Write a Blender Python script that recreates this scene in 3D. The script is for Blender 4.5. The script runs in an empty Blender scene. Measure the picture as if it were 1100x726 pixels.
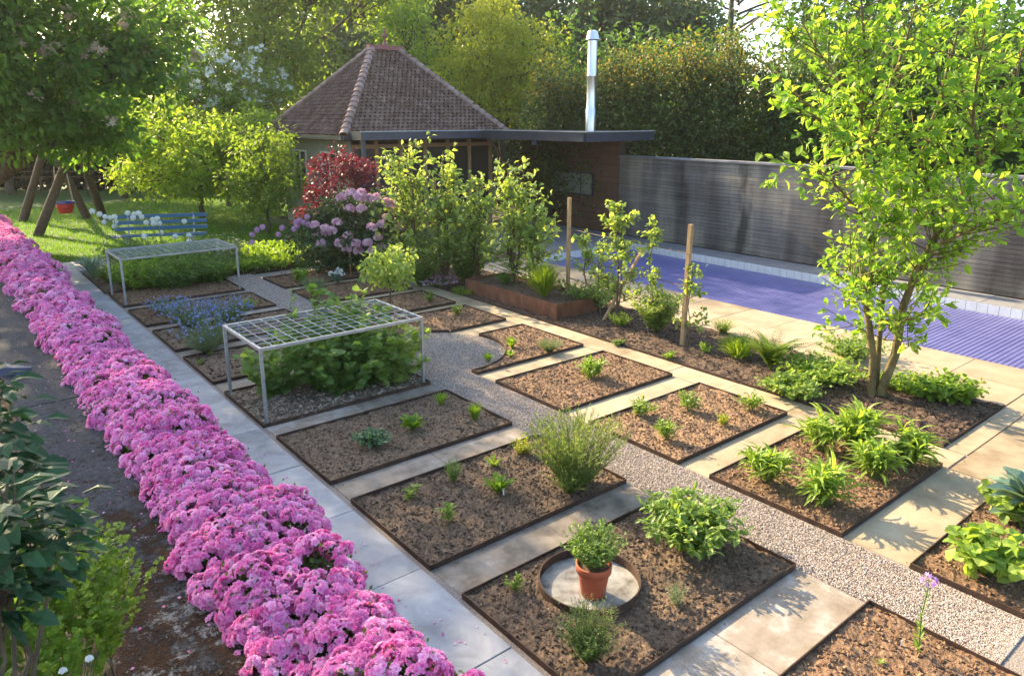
import bpy, math, random
import numpy as np
from mathutils import Vector, noise

random.seed(11)
rng = np.random.default_rng(11)
R = math.radians
scn = bpy.context.scene
COL = scn.collection

# ------------------------------------------------------------------ survey of the place (metres)
F_, CY_, CX_ = 785., 321., 550.
PIT, YAW, H_ = math.atan(194 / 785.), R(39.0), 3.6
fw = np.array([math.sin(YAW) * math.cos(PIT), math.cos(YAW) * math.cos(PIT), -math.sin(PIT)])
rt = np.array([math.cos(YAW), -math.sin(YAW), 0])
up = np.array([math.sin(YAW) * math.sin(PIT), math.cos(YAW) * math.sin(PIT), math.cos(PIT)])
def ray(x, y):
    return fw + (x - CX_) / F_ * rt + (CY_ - y) / F_ * up
def g(x, y, z=0.0):
    d = ray(x, y); t = (z - H_) / d[2]
    return np.array([d[0] * t, d[1] * t, z])
def at(x, y, dep):
    d = ray(x, y)
    h = math.hypot(fw[0], fw[1])
    dd = dep / ((d[0] * fw[0] + d[1] * fw[1]) / h)
    return np.array([0, 0, H_]) + d * dd

# ------------------------------------------------------------------ mesh helpers
W = {}
def tag(o, label=None, cat=None, group=None, kind=None):
    if label: o['label'] = label
    if cat: o['category'] = cat
    if group: o['group'] = group
    if kind: o['kind'] = kind
    return o
def thing(name, label, cat, loc, group=None):
    o = bpy.data.objects.new(name, None); COL.objects.link(o)
    o.empty_display_size = .1
    o.location = [float(v) for v in loc]; W[o.name] = np.array(loc, float)
    return tag(o, label, cat, group)
def mk(name, parts, mats, parent=None, smooth=False, origin=None):
    """parts: list of (V, F) or (V, F, rnd) or (V, F, rnd, matindex)"""
    if not isinstance(mats, (list, tuple)): mats = [mats]
    Vs, rn, base = [], [], 0
    loops, starts, mi, ls = [], [], [], 0
    for p in parts:
        V = np.asarray(p[0], float).reshape(-1, 3); F = np.asarray(p[1], int)
        if len(V) == 0 or len(F) == 0: continue
        r = p[2] if len(p) > 2 and p[2] is not None else np.full(len(V), .5)
        m = p[3] if len(p) > 3 else 0
        k = F.shape[1]
        Vs.append(V); rn.append(np.broadcast_to(r, (len(V),)))
        loops.append((F + base).ravel()); starts.append(ls + np.arange(len(F)) * k)
        mi.append(np.full(len(F), m)); ls += F.size; base += len(V)
    V = np.concatenate(Vs); L = np.concatenate(loops); S = np.concatenate(starts); M = np.concatenate(mi)
    if parent is not None: org = W[parent.name]
    elif origin is not None: org = np.array(origin, float)
    else: org = np.zeros(3)
    me = bpy.data.meshes.new(name)
    me.vertices.add(len(V)); me.vertices.foreach_set('co', (V - org).ravel())
    me.loops.add(len(L)); me.loops.foreach_set('vertex_index', L.astype(np.int32))
    me.polygons.add(len(S)); me.polygons.foreach_set('loop_start', S.astype(np.int32))
    me.polygons.foreach_set('material_index', M.astype(np.int32))
    me.polygons.foreach_set('use_smooth', np.full(len(S), bool(smooth)))
    a = me.attributes.new('rnd', 'FLOAT', 'POINT'); a.data.foreach_set('value', np.concatenate(rn).astype(np.float32))
    for m in mats: me.materials.append(m)
    me.update(calc_edges=True); me.validate()
    o = bpy.data.objects.new(name, me); COL.objects.link(o)
    if parent is not None: o.parent = parent
    else: o.location = [float(v) for v in org]
    W[o.name] = org
    return o
def nrm(a): return a / np.maximum(np.linalg.norm(a, axis=-1, keepdims=True), 1e-9)
def box(x0, x1, y0, y1, z0, z1):
    V = np.array([(x, y, z) for z in (z0, z1) for x, y in ((x0, y0), (x1, y0), (x1, y1), (x0, y1))], float)
    F = np.array([(0, 3, 2, 1), (4, 5, 6, 7), (0, 1, 5, 4), (1, 2, 6, 5), (2, 3, 7, 6), (3, 0, 4, 7)])
    return V, F
def bbox(x0, x1, y0, y1, z0, z1, b=.006):
    """box whose top edges are chamfered"""
    V = [(x0, y0, z0), (x1, y0, z0), (x1, y1, z0), (x0, y1, z0),
         (x0, y0, z1 - b), (x1, y0, z1 - b), (x1, y1, z1 - b), (x0, y1, z1 - b),
         (x0 + b, y0 + b, z1), (x1 - b, y0 + b, z1), (x1 - b, y1 - b, z1), (x0 + b, y1 - b, z1)]
    F = [(0, 3, 2, 1), (8, 9, 10, 11)]
    for a in (0, 4):
        for i in range(4): F.append((a + i, a + (i + 1) % 4, a + 4 + (i + 1) % 4, a + 4 + i))
    return np.array(V, float), np.array(F)
def bar(a, b, w, h=None):
    """rectangular bar from a to b"""
    a, b = np.array(a, float), np.array(b, float); h = h or w
    d = nrm(b - a); s = np.cross(d, (0, 0, 1.)) if abs(d[2]) < .9 else np.cross(d, (0, 1., 0)); s = nrm(s); t = np.cross(s, d)
    V = []
    for p in (a, b):
        for u, v in ((-1, -1), (1, -1), (1, 1), (-1, 1)): V.append(p + s * u * w / 2 + t * v * h / 2)
    F = [(0, 3, 2, 1), (4, 5, 6, 7), (0, 1, 5, 4), (1, 2, 6, 5), (2, 3, 7, 6), (3, 0, 4, 7)]
    return np.array(V), np.array(F)
def tubes(P, r, sides=5, rnd=None):
    """P (N,K,3), r (K,) or (N,K)"""
    P = np.asarray(P, float)
    if P.ndim == 2: P = P[None]
    N, K, _ = P.shape
    r = np.broadcast_to(np.asarray(r, float), (N, K))
    T = nrm(np.gradient(P, axis=1)) if K > 1 else P
    ref = np.where(np.abs(T[..., 2:3]) > .8, np.array([1., 0, 0]), np.array([0, 0, 1.]))
    ref = np.broadcast_to(ref[:, :1], T.shape)
    A = nrm(np.cross(T, ref)); B = np.cross(T, A)
    th = np.arange(sides) / sides * 2 * math.pi
    V = P[:, :, None] + r[:, :, None, None] * (A[:, :, None] * np.cos(th)[None, None, :, None] + B[:, :, None] * np.sin(th)[None, None, :, None])
    V = V.reshape(-1, 3)
    n, k, s = np.meshgrid(np.arange(N), np.arange(K - 1), np.arange(sides), indexing='ij')
    a = n * K * sides + k * sides + s; b = n * K * sides + k * sides + (s + 1) % sides
    F = np.stack([a, b, b + sides, a + sides], -1).reshape(-1, 4)
    rr = rng.random(N) if rnd is None else np.full(N, rnd)
    return V, F, np.repeat(rr, K * sides)
def lathe(c, prof, seg=32, sx=1):
    c = np.array(c, float); th = np.arange(seg) / seg * 2 * math.pi
    V = np.array([[c[0] + r * math.cos(t), c[1] + r * math.sin(t), c[2] + z] for r, z in prof for t in th])
    F = [(i * seg + j, i * seg + (j + 1) % seg, (i + 1) * seg + (j + 1) % seg, (i + 1) * seg + j) for i in range(len(prof) - 1) for j in range(seg)]
    return V, np.array(F)
def inst(T, pos, ax, nr, sc, rnd=None):
    V0, F0 = T; V0 = np.asarray(V0, float); F0 = np.asarray(F0)
    pos = np.asarray(pos, float); N = len(pos)
    y = nrm(ax); x = nrm(np.cross(y, nr)); z = np.cross(x, y)
    sc = np.asarray(sc, float)
    if sc.ndim == 0: sc = np.full(N, sc)
    if sc.ndim == 1: sc = np.stack([sc] * 3, -1)
    L = V0[None] * sc[:, None]
    V = pos[:, None] + L[..., :1] * x[:, None] + L[..., 1:2] * y[:, None] + L[..., 2:] * z[:, None]
    F = (F0[None] + (np.arange(N) * len(V0))[:, None, None]).reshape(-1, F0.shape[1])
    rr = rng.random(N) if rnd is None else rnd
    return V.reshape(-1, 3), F, np.repeat(rr, len(V0))
def rdir(n, zmin=-1):
    v = nrm(rng.normal(size=(n, 3)))
    if zmin > -1: v[:, 2] = np.where(v[:, 2] < zmin, -v[:, 2] * .5, v[:, 2])
    return nrm(v)
# leaf templates (length 1 on +Y)
def leafT(w, fold=.08, droop=.08):
    return (np.array([(0, 0, 0), (-w, .5, fold), (w, .5, fold), (0, .52, 0), (0, 1, -droop), (-w * .62, .82, fold * .4 - droop * .5), (w * .62, .82, fold * .4 - droop * .5)]),
            np.array([(0, 3, 1), (0, 2, 3), (1, 3, 5), (3, 2, 6), (3, 4, 5), (3, 6, 4)]))
LQ = (np.array([(0, 0, 0), (.3, .5, .1), (0, 1, 0), (-.3, .5, .1)]), np.array([(0, 1, 2), (0, 2, 3)]))
LQW = (np.array([(0, 0, 0), (.42, .5, .12), (0, 1, -.05), (-.42, .5, .12)]), np.array([(0, 1, 2), (0, 2, 3)]))
LM = leafT(.24); LW = leafT(.34, .1, .15); LN = (np.array([(-.05, 0, 0), (.05, 0, 0), (0, 1, 0)]), np.array([(0, 1, 2)]))
LN2 = (np.array([(0, 0, 0), (.07, .5, .02), (0, 1, 0), (-.07, .5, .02)]), np.array([(0, 1, 2), (0, 2, 3)]))
def lobedT():
    pts = [(0, 0), (.2, .12), (.42, .1), (.36, .3), (.5, .48), (.28, .52), (.2, .74), (.08, .7), (0, 1)]
    V = [(0, .35, 0)] + [(x, y, .08 * x) for x, y in pts] + [(-x, y, .08 * x) for x, y in pts[::-1][1:-1]]
    n = len(V) - 1
    return np.array(V), np.array([(0, 1 + i, 1 + (i + 1) % n) for i in range(n)])
LL = lobedT()

# ------------------------------------------------------------------ materials
def nt(name):
    m = bpy.data.materials.new(name); m.use_nodes = True
    t = m.node_tree; t.nodes.clear()
    out = t.nodes.new('ShaderNodeOutputMaterial')
    return m, t, out
def N(t, typ, **kw):
    n = t.nodes.new(typ)
    for k, v in kw.items():
        if k in n.inputs: n.inputs[k].default_value = v
        else: setattr(n, k, v)
    return n
def c4(c): return (c[0], c[1], c[2], 1)
def ramp(t, stops, fac):
    r = t.nodes.new('ShaderNodeValToRGB'); e = r.color_ramp.elements
    while len(e) < len(stops): e.new(.5)
    for i, (p, c) in enumerate(stops): e[i].position = p; e[i].color = c4(c)
    t.links.new(fac, r.inputs[0]); return r
def tex_noise(t, scale, det=6, rough=.6, vec=None, dist=0):
    n = t.nodes.new('ShaderNodeTexNoise'); n.inputs['Scale'].default_value = scale; n.inputs['Detail'].default_value = det
    n.inputs['Roughness'].default_value = rough; n.inputs['Distortion'].default_value = dist
    if vec is None:
        gm = t.nodes.new('ShaderNodeNewGeometry'); vec = gm.outputs['Position']
    t.links.new(vec, n.inputs['Vector']); return n
def mapv(t, scale):
    gm = t.nodes.new('ShaderNodeNewGeometry'); mp = t.nodes.new('ShaderNodeMapping'); mp.inputs['Scale'].default_value = scale
    t.links.new(gm.outputs['Position'], mp.inputs['Vector']); return mp.outputs[0]
def leafmat(name, ca, cb, trans=.45, rough=.5, spec=.35, tcol=None):
    m, t, out = nt(name)
    a = N(t, 'ShaderNodeAttribute', attribute_name='rnd')
    nz = tex_noise(t, 1.7, 2)
    ad = N(t, 'ShaderNodeMath', operation='MULTIPLY_ADD'); t.links.new(nz.outputs[0], ad.inputs[0]); ad.inputs[1].default_value = .7; t.links.new(a.outputs['Fac'], ad.inputs[2])
    sb = N(t, 'ShaderNodeMath', operation='SUBTRACT'); t.links.new(ad.outputs[0], sb.inputs[0]); sb.inputs[1].default_value = .35; sb.use_clamp = True
    r = ramp(t, [(0, ca), (1, cb)], sb.outputs[0])
    p = N(t, 'ShaderNodeBsdfPrincipled', Roughness=rough); p.inputs['Specular IOR Level'].default_value = spec
    t.links.new(r.outputs[0], p.inputs['Base Color'])
    tr = t.nodes.new('ShaderNodeBsdfTranslucent')
    mu = N(t, 'ShaderNodeMix', data_type='RGBA', blend_type='MULTIPLY'); mu.inputs[0].default_value = 1
    t.links.new(r.outputs[0], mu.inputs[6]); mu.inputs[7].default_value = c4(tcol or (1.9, 1.75, .8))
    t.links.new(mu.outputs[2], tr.inputs['Color'])
    mx = t.nodes.new('ShaderNodeMixShader'); mx.inputs[0].default_value = trans
    t.links.new(p.outputs[0], mx.inputs[1]); t.links.new(tr.outputs[0], mx.inputs[2]); t.links.new(mx.outputs[0], out.inputs[0])
    return m
def solid(name, stops, scale=8, rough=.7, bump=.0, bscale=60, metal=0, spec=.4, vec=None, det=6, dist=0, bdist=.01, useRnd=0):
    """stops: ramp stops driven by noise"""
    m, t, out = nt(name)
    v = mapv(t, vec) if vec else None
    n = tex_noise(t, scale, det, .62, v, dist)
    fac = n.outputs[0]
    if useRnd:
        a = N(t, 'ShaderNodeAttribute', attribute_name='rnd')
        ad = N(t, 'ShaderNodeMath', operation='MULTIPLY_ADD'); t.links.new(a.outputs['Fac'], ad.inputs[0]); ad.inputs[1].default_value = useRnd; t.links.new(fac, ad.inputs[2])
        sb = N(t, 'ShaderNodeMath', operation='SUBTRACT'); t.links.new(ad.outputs[0], sb.inputs[0]); sb.inputs[1].default_value = useRnd / 2; fac = sb.outputs[0]
    r = ramp(t, stops, fac)
    p = N(t, 'ShaderNodeBsdfPrincipled', Roughness=rough, Metallic=metal); p.inputs['Specular IOR Level'].default_value = spec
    t.links.new(r.outputs[0], p.inputs['Base Color'])
    if bump:
        b = t.nodes.new('ShaderNodeBump'); b.inputs['Strength'].default_value = bump; b.inputs['Distance'].default_value = bdist
        nb = tex_noise(t, bscale, 5, .6, v); t.links.new(nb.outputs[0], b.inputs['Height']); t.links.new(b.outputs[0], p.inputs['Normal'])
    t.links.new(p.outputs[0], out.inputs[0])
    return m
def rndmat(name, ca, cb, rough=.6, trans=0, cm=None):
    m, t, out = nt(name)
    a = N(t, 'ShaderNodeAttribute', attribute_name='rnd')
    st = [(0, ca), (1, cb)] if cm is None else [(0, ca), (.5, cm), (1, cb)]
    r = ramp(t, st, a.outputs['Fac'])
    p = N(t, 'ShaderNodeBsdfPrincipled', Roughness=rough); p.inputs['Specular IOR Level'].default_value = .25
    t.links.new(r.outputs[0], p.inputs['Base Color'])
    if trans:
        tr = t.nodes.new('ShaderNodeBsdfTranslucent'); t.links.new(r.outputs[0], tr.inputs['Color'])
        mx = t.nodes.new('ShaderNodeMixShader'); mx.inputs[0].default_value = trans
        t.links.new(p.outputs[0], mx.inputs[1]); t.links.new(tr.outputs[0], mx.inputs[2]); t.links.new(mx.outputs[0], out.inputs[0])
    else: t.links.new(p.outputs[0], out.inputs[0])
    return m

M = {}
M['slab'] = solid('pale_flagstone', [(.3, (.17, .175, .185)), (.48, (.27, .278, .29)), (.56, (.305, .312, .325)), (.72, (.40, .405, .41))], 3.0, .6, .3, 90, det=13, dist=.5, bdist=.004, useRnd=.12)
M['paver'] = solid('sandstone_paver', [(.28, (.21, .155, .09)), (.45, (.30, .235, .15)), (.6, (.36, .29, .19)), (.78, (.43, .355, .25))], 2.6, .75, .35, 110, det=12, dist=0, bdist=.006, useRnd=.2)
M['paverdark'] = solid('worn_flagstone', [(.28, (.11, .088, .065)), (.46, (.22, .18, .135)), (.57, (.26, .22, .175)), (.66, (.34, .31, .27))], 4.5, .75, .5, 90, det=14, dist=.1, bdist=.006, useRnd=.2)
M['deck'] = solid('pool_deck_stone', [(.28, (.27, .195, .12)), (.5, (.345, .265, .17)), (.72, (.41, .325, .22))], 2.4, .7, .25, 100, det=8, bdist=.004, useRnd=.3)
M['concrete'] = solid('grey_concrete', [(.3, (.16, .16, .165)), (.7, (.26, .26, .265))], 3, .8, .2, 60)
M['ground'] = solid('base_earth', [(.3, (.03, .024, .018)), (.7, (.07, .055, .04))], 5, .95, .3, 30)
M['soil'] = solid('garden_soil', [(.3, (.085, .047, .024)), (.5, (.19, .11, .06)), (.72, (.33, .21, .12))], 30, .95, .9, 120, det=9, bdist=.012, useRnd=.35)
M['soil_dark'] = solid('dark_moist_soil', [(.3, (.062, .038, .022)), (.55, (.15, .097, .058)), (.75, (.27, .185, .115))], 30, .92, .9, 120, det=9, bdist=.012, useRnd=.35)
M['mulch'] = solid('shredded_mulch', [(.3, (.035, .022, .015)), (.5, (.10, .062, .04)), (.75, (.22, .145, .10))], 30, .95, .9, 90, det=9, bdist=.015, useRnd=.6)
M['chips'] = solid('wood_chips', [(.3, (.10, .07, .045)), (.5, (.24, .18, .125)), (.75, (.42, .34, .26))], 25, .9, .6, 90, useRnd=.7)
M['edging'] = solid('weathered_steel_edging', [(.3, (.035, .022, .016)), (.55, (.085, .048, .030)), (.75, (.14, .075, .045))], 9, .75, .3, 80, metal=.25)
M['corten'] = solid('rusted_planter_steel', [(.3, (.10, .042, .022)), (.55, (.19, .078, .04)), (.75, (.26, .12, .065))], 5, .8, .35, 60, metal=.1, vec=(1, 1, .5))
M['gravel'] = solid('fine_gravel', [(.3, (.12, .095, .075)), (.5, (.25, .21, .175)), (.72, (.42, .37, .33))], 95, .9, .8, 120, det=4, bdist=.012)
M['pebble'] = rndmat('gravel_stone', (.17, .125, .095), (.58, .50, .43), .85, cm=(.37, .30, .245))
M['lawn'] = solid('lawn_ground', [(.3, (.035, .075, .008)), (.7, (.07, .13, .013))], 3, .95)
M['grass'] = leafmat('grass_blade', (.06, .15, .008), (.14, .27, .018), .5)
M['galv'] = solid('galvanised_steel', [(.3, (.27, .275, .28)), (.7, (.42, .425, .43))], 14, .45, .1, 80, metal=.6)
M['white_metal'] = solid('pale_painted_steel', [(.3, (.36, .365, .37)), (.7, (.52, .525, .53))], 12, .45, metal=.2)
M['terracotta'] = solid('terracotta', [(.3, (.33, .075, .03)), (.6, (.46, .115, .05)), (.8, (.52, .18, .10))], 9, .75, .15, 90)
M['stake'] = solid('pale_timber_stake', [(.3, (.27, .16, .07)), (.7, (.48, .32, .17))], 8, .8, .3, 60, vec=(6, 6, .6))
M['log'] = solid('brown_log_timber', [(.3, (.06, .036, .022)), (.7, (.15, .095, .06))], 8, .85, .5, 40, vec=(4, 4, .7))
M['bark'] = solid('bark', [(.3, (.055, .042, .026)), (.7, (.14, .11, .07))], 12, .9, .6, 40, vec=(1, 1, .4))
M['bark_mag'] = solid('lichened_bark', [(.3, (.075, .055, .022)), (.5, (.15, .11, .04)), (.75, (.22, .18, .08))], 14, .85, .6, 45, vec=(1, 1, .5))
M['stem'] = solid('green_stem', [(.3, (.07, .12, .02)), (.7, (.13, .20, .04))], 10, .6)
M['twig'] = solid('brown_twig', [(.3, (.09, .06, .035)), (.7, (.16, .11, .07))], 10, .8)
M['blue'] = solid('blue_bench_paint', [(.3, (.022, .085, .155)), (.7, (.05, .15, .25))], 6, .45, .1, 60, vec=(1, 1, 4))
M['castiron'] = solid('pale_cast_iron', [(.3, (.30, .30, .30)), (.7, (.45, .45, .44))], 10, .5)
M['fascia'] = solid('dark_grey_sheet_metal', [(.3, (.040, .045, .060)), (.7, (.06, .068, .088))], 3, .4, metal=.3)
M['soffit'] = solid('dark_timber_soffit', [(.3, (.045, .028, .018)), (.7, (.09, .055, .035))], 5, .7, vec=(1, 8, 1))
M['tile'] = solid('clay_roof_tile', [(.25, (.09, .046, .032)), (.5, (.145, .085, .063)), (.75, (.225, .15, .118))], 3, .8, .3, 60, useRnd=.28)
M['ridge'] = solid('clay_ridge_tile', [(.25, (.20, .125, .10)), (.75, (.34, .235, .20))], 6, .8, .3, 40, useRnd=.4)
M['redmetal'] = solid('red_painted_flashing', [(.3, (.20, .06, .055)), (.7, (.28, .10, .09))], 6, .5)
M['paintwood'] = solid('weathered_grey_green_boards', [(.3, (.20, .205, .17)), (.7, (.34, .35, .30))], 6, .8, .3, 60, vec=(4, 4, .5))
M['honeywood'] = solid('honey_timber', [(.3, (.26, .15, .07)), (.7, (.42, .27, .14))], 6, .6, .2, 60, vec=(4, 4, .5))
M['chrome'] = solid('brushed_stainless', [(.3, (.60, .60, .60)), (.7, (.78, .78, .78))], 4, .34, metal=1, vec=(8, 8, .5))
M['white'] = solid('white_paint', [(.3, (.62, .62, .60)), (.7, (.75, .75, .73))], 5, .5)
M['cover'] = solid('violet_blue_pool_slat', [(.3, (.10, .105, .26)), (.7, (.15, .15, .34))], 3, .38, useRnd=.15)
M['redplastic'] = solid('red_plastic', [(.3, (.5, .02, .02)), (.7, (.6, .04, .03))], 3, .35)
M['bluefab'] = solid('navy_webbing', [(.3, (.02, .04, .2)), (.7, (.03, .06, .28))], 3, .7)
M['rope'] = solid('pale_rope', [(.3, (.35, .3, .22)), (.7, (.5, .42, .3))], 30, .9)
M['dish'] = solid('bleached_concrete_base', [(.32, (.10, .085, .065)), (.45, (.24, .225, .19)), (.6, (.33, .32, .285)), (.75, (.40, .39, .36))], 7, .8, .2, 60, det=9)
M['darkplastic'] = solid('slate_blue_plastic', [(.3, (.05, .06, .10)), (.7, (.09, .11, .18))], 6, .35)
M['tag'] = solid('white_label', [(.3, (.7, .7, .7)), (.7, (.8, .8, .8))], 3, .4)
M['brown_plastic'] = solid('brick_red_base', [(.3, (.25, .07, .04)), (.7, (.35, .11, .06))], 6, .8)

def glassmat():
    m, t, out = nt('dark_window_glass')
    p = N(t, 'ShaderNodeBsdfPrincipled', Roughness=.06); p.inputs['Base Color'].default_value = (.03, .035, .035, 1); p.inputs['Specular IOR Level'].default_value = .8
    t.links.new(p.outputs[0], out.inputs[0]); return m
M['glass'] = glassmat()
def panemat():
    m, t, out = nt('pale_reflecting_pane')
    p = N(t, 'ShaderNodeBsdfPrincipled', Roughness=.15); p.inputs['Base Color'].default_value = (.24, .26, .21, 1)  # pale reflecting look is put into the pane's base colour
    t.links.new(p.outputs[0], out.inputs[0]); return m
M['pane'] = panemat()

def wallmat(name, stops, streak):
    """horizontal weathered boards, grain stretched along the wall, stains running down"""
    m, t, out = nt(name)
    gr = tex_noise(t, 3, 8, .65, mapv(t, (1, .35, 9)))
    st = tex_noise(t, 1.0, 4, .55, mapv(t, (1, 1.1, .22)))
    ad = N(t, 'ShaderNodeMath', operation='MULTIPLY_ADD'); t.links.new(st.outputs[0], ad.inputs[0]); ad.inputs[1].default_value = streak; gs = N(t, 'ShaderNodeMath', operation='MULTIPLY_ADD'); t.links.new(gr.outputs[0], gs.inputs[0]); gs.inputs[1].default_value = .45; gs.inputs[2].default_value = .275
    t.links.new(gs.outputs[0], ad.inputs[2])
    a = N(t, 'ShaderNodeAttribute', attribute_name='rnd')
    ad2 = N(t, 'ShaderNodeMath', operation='MULTIPLY_ADD'); t.links.new(a.outputs['Fac'], ad2.inputs[0]); ad2.inputs[1].default_value = .12; t.links.new(ad.outputs[0], ad2.inputs[2])
    sb = N(t, 'ShaderNodeMath', operation='SUBTRACT'); t.links.new(ad2.outputs[0], sb.inputs[0]); sb.inputs[1].default_value = .06 + streak / 2
    r = ramp(t, stops, sb.outputs[0])
    p = N(t, 'ShaderNodeBsdfPrincipled', Roughness=.6)
    # dark run-off stain where the coping joint leaks
    gm = t.nodes.new('ShaderNodeNewGeometry'); sx = t.nodes.new('ShaderNodeSeparateXYZ'); t.links.new(gm.outputs['Position'], sx.inputs[0])
    wn = tex_noise(t, 2.2, 5, .6, mapv(t, (1, 1, .5)))
    d0 = N(t, 'ShaderNodeMath', operation='SUBTRACT'); t.links.new(sx.outputs['Y'], d0.inputs[0]); d0.inputs[1].default_value = 11.35
    d1 = N(t, 'ShaderNodeMath', operation='ABSOLUTE'); t.links.new(d0.outputs[0], d1.inputs[0])
    d2 = N(t, 'ShaderNodeMath', operation='MULTIPLY_ADD'); t.links.new(wn.outputs[0], d2.inputs[0]); d2.inputs[1].default_value = .9; d2.inputs[2].default_value = -.38
    d3 = N(t, 'ShaderNodeMath', operation='ADD'); t.links.new(d1.outputs[0], d3.inputs[0]); t.links.new(d2.outputs[0], d3.inputs[1])
    sr = ramp(t, [(.08, (.25, .25, .25)), (.30, (1, 1, 1))], d3.outputs[0])
    mm = N(t, 'ShaderNodeMix', data_type='RGBA', blend_type='MULTIPLY'); mm.inputs[0].default_value = 1; t.links.new(r.outputs[0], mm.inputs[6]); t.links.new(sr.outputs[0], mm.inputs[7])
    t.links.new(mm.outputs[2], p.inputs['Base Color'])
    t.links.new(p.outputs[0], out.inputs[0]); return m
M['greyboard'] = wallmat('weathered_silver_boards', [(.15, (.026, .020, .016)), (.38, (.095, .082, .070)), (.60, (.16, .143, .126)), (.82, (.28, .245, .19))], 1.8)
M['brownboard'] = wallmat('oiled_brown_boards', [(.25, (.045, .022, .014)), (.5, (.12, .058, .034)), (.75, (.20, .10, .06))], .5)

def stonemat():
    """old slab: charcoal stone, patches of dried brown moss, pale lichen"""
    m, t, out = nt('mossy_old_stone')
    n1 = tex_noise(t, 28, 8, .7); base = ramp(t, [(.3, (.028, .028, .030)), (.55, (.075, .074, .077)), (.75, (.16, .16, .16))], n1.outputs[0])
    n2 = tex_noise(t, 2.6, 14, .82, mapv(t, (1, .8, 1))); gm = t.nodes.new('ShaderNodeNewGeometry'); sx = t.nodes.new('ShaderNodeSeparateXYZ'); t.links.new(gm.outputs['Position'], sx.inputs[0])
    mr = N(t, 'ShaderNodeMapRange'); t.links.new(sx.outputs['Y'], mr.inputs[0]); mr.inputs[1].default_value = 8.5; mr.inputs[2].default_value = 4.5; mr.inputs[3].default_value = -.12; mr.inputs[4].default_value = .06
    s1 = N(t, 'ShaderNodeMath', operation='ADD'); t.links.new(n2.outputs[0], s1.inputs[0]); t.links.new(mr.outputs[0], s1.inputs[1])
    f1 = ramp(t, [(.49, (0, 0, 0)), (.53, (1, 1, 1))], s1.outputs[0])
    n3 = tex_noise(t, 40, 6, .7); moss = ramp(t, [(.35, (.018, .009, .005)), (.7, (.085, .042, .022))], n3.outputs[0])
    m1 = N(t, 'ShaderNodeMix', data_type='RGBA'); t.links.new(f1.outputs[0], m1.inputs[0]); t.links.new(base.outputs[0], m1.inputs[6]); t.links.new(moss.outputs[0], m1.inputs[7])
    n4 = tex_noise(t, 5, 14, .84, dist=.2); s2 = N(t, 'ShaderNodeMath', operation='ADD'); t.links.new(n4.outputs[0], s2.inputs[0]); t.links.new(mr.outputs[0], s2.inputs[1])
    f2 = ramp(t, [(.59, (0, 0, 0)), (.63, (1, 1, 1))], s2.outputs[0])
    m2 = N(t, 'ShaderNodeMix', data_type='RGBA'); t.links.new(f2.outputs[0], m2.inputs[0]); t.links.new(m1.outputs[2], m2.inputs[6]); m2.inputs[7].default_value = (.27, .27, .26, 1)
    p = N(t, 'ShaderNodeBsdfPrincipled', Roughness=.95); p.inputs['Specular IOR Level'].default_value = .15; t.links.new(m2.outputs[2], p.inputs['Base Color'])
    b = t.nodes.new('ShaderNodeBump'); b.inputs['Strength'].default_value = .9; b.inputs['Distance'].default_value = .035; t.links.new(n1.outputs[0], b.inputs['Height'])
    b2 = t.nodes.new('ShaderNodeBump'); b2.inputs['Strength'].default_value = .8; b2.inputs['Distance'].default_value = .012; t.links.new(f1.outputs[0], b2.inputs['Height']); t.links.new(b.outputs[0], b2.inputs['Normal'])
    t.links.new(b2.outputs[0], p.inputs['Normal']); t.links.new(p.outputs[0], out.inputs[0]); return m
M['oldstone'] = stonemat()

L = {}
L['azalea'] = leafmat('azalea_leaf', (.035, .07, .012), (.10, .16, .02), .3)
L['spring'] = leafmat('spring_green_leaf', (.12, .22, .025), (.24, .36, .045), .5)
L['mag'] = leafmat('magnolia_leaf', (.11, .24, .035), (.27, .40, .06), .57)
L['herb'] = leafmat('herb_leaf', (.10, .18, .035), (.20, .30, .07), .4)
L['grey'] = leafmat('grey_green_leaf', (.12, .17, .085), (.23, .28, .15), .3)
L['sage'] = leafmat('soft_green_leaf', (.13, .22, .04), (.25, .35, .08), .42)
L['rosem'] = leafmat('needle_leaf', (.10, .18, .04), (.24, .31, .08), .4)
L['dark'] = leafmat('dark_glossy_leaf', (.018, .045, .014), (.05, .10, .025), .2, .35, .5)
L['fgleaf'] = leafmat('large_glossy_leaf', (.012, .042, .016), (.045, .115, .04), .22, .5, .3)
L['rasp'] = leafmat('raspberry_leaf', (.075, .16, .03), (.20, .31, .08), .5)
L['apple'] = leafmat('apple_leaf', (.15, .24, .05), (.32, .41, .12), .48)
L['tdark'] = leafmat('deep_green_foliage', (.028, .072, .018), (.085, .16, .035), .45)
L['chest'] = leafmat('chestnut_leaf', (.05, .13, .025), (.14, .25, .05), .6)
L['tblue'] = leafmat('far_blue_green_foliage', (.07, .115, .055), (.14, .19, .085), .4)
L['tmid'] = leafmat('mid_green_foliage', (.08, .15, .025), (.20, .29, .045), .57)
L['tyel'] = leafmat('yellow_green_foliage', (.12, .22, .03), (.28, .38, .06), .57)
L['tgold'] = leafmat('golden_blossom_foliage', (.17, .24, .025), (.42, .42, .06), .5)
L['hedge'] = leafmat('evergreen_hedge_foliage', (.025, .058, .018), (.12, .18, .045), .4)
L['hedgetip'] = leafmat('bronze_tip_foliage', (.12, .14, .03), (.30, .22, .06), .45)
L['beech'] = leafmat('brown_hedge_foliage', (.018, .014, .006), (.05, .045, .012), .2)
L['fern'] = leafmat('fern_leaf', (.13, .22, .02), (.26, .36, .04), .5)
L['hostab'] = leafmat('blue_grey_hosta_leaf', (.12, .20, .15), (.20, .29, .21), .25)
L['hosta'] = leafmat('lime_green_leaf', (.17, .28, .04), (.29, .40, .07), .45)
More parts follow.
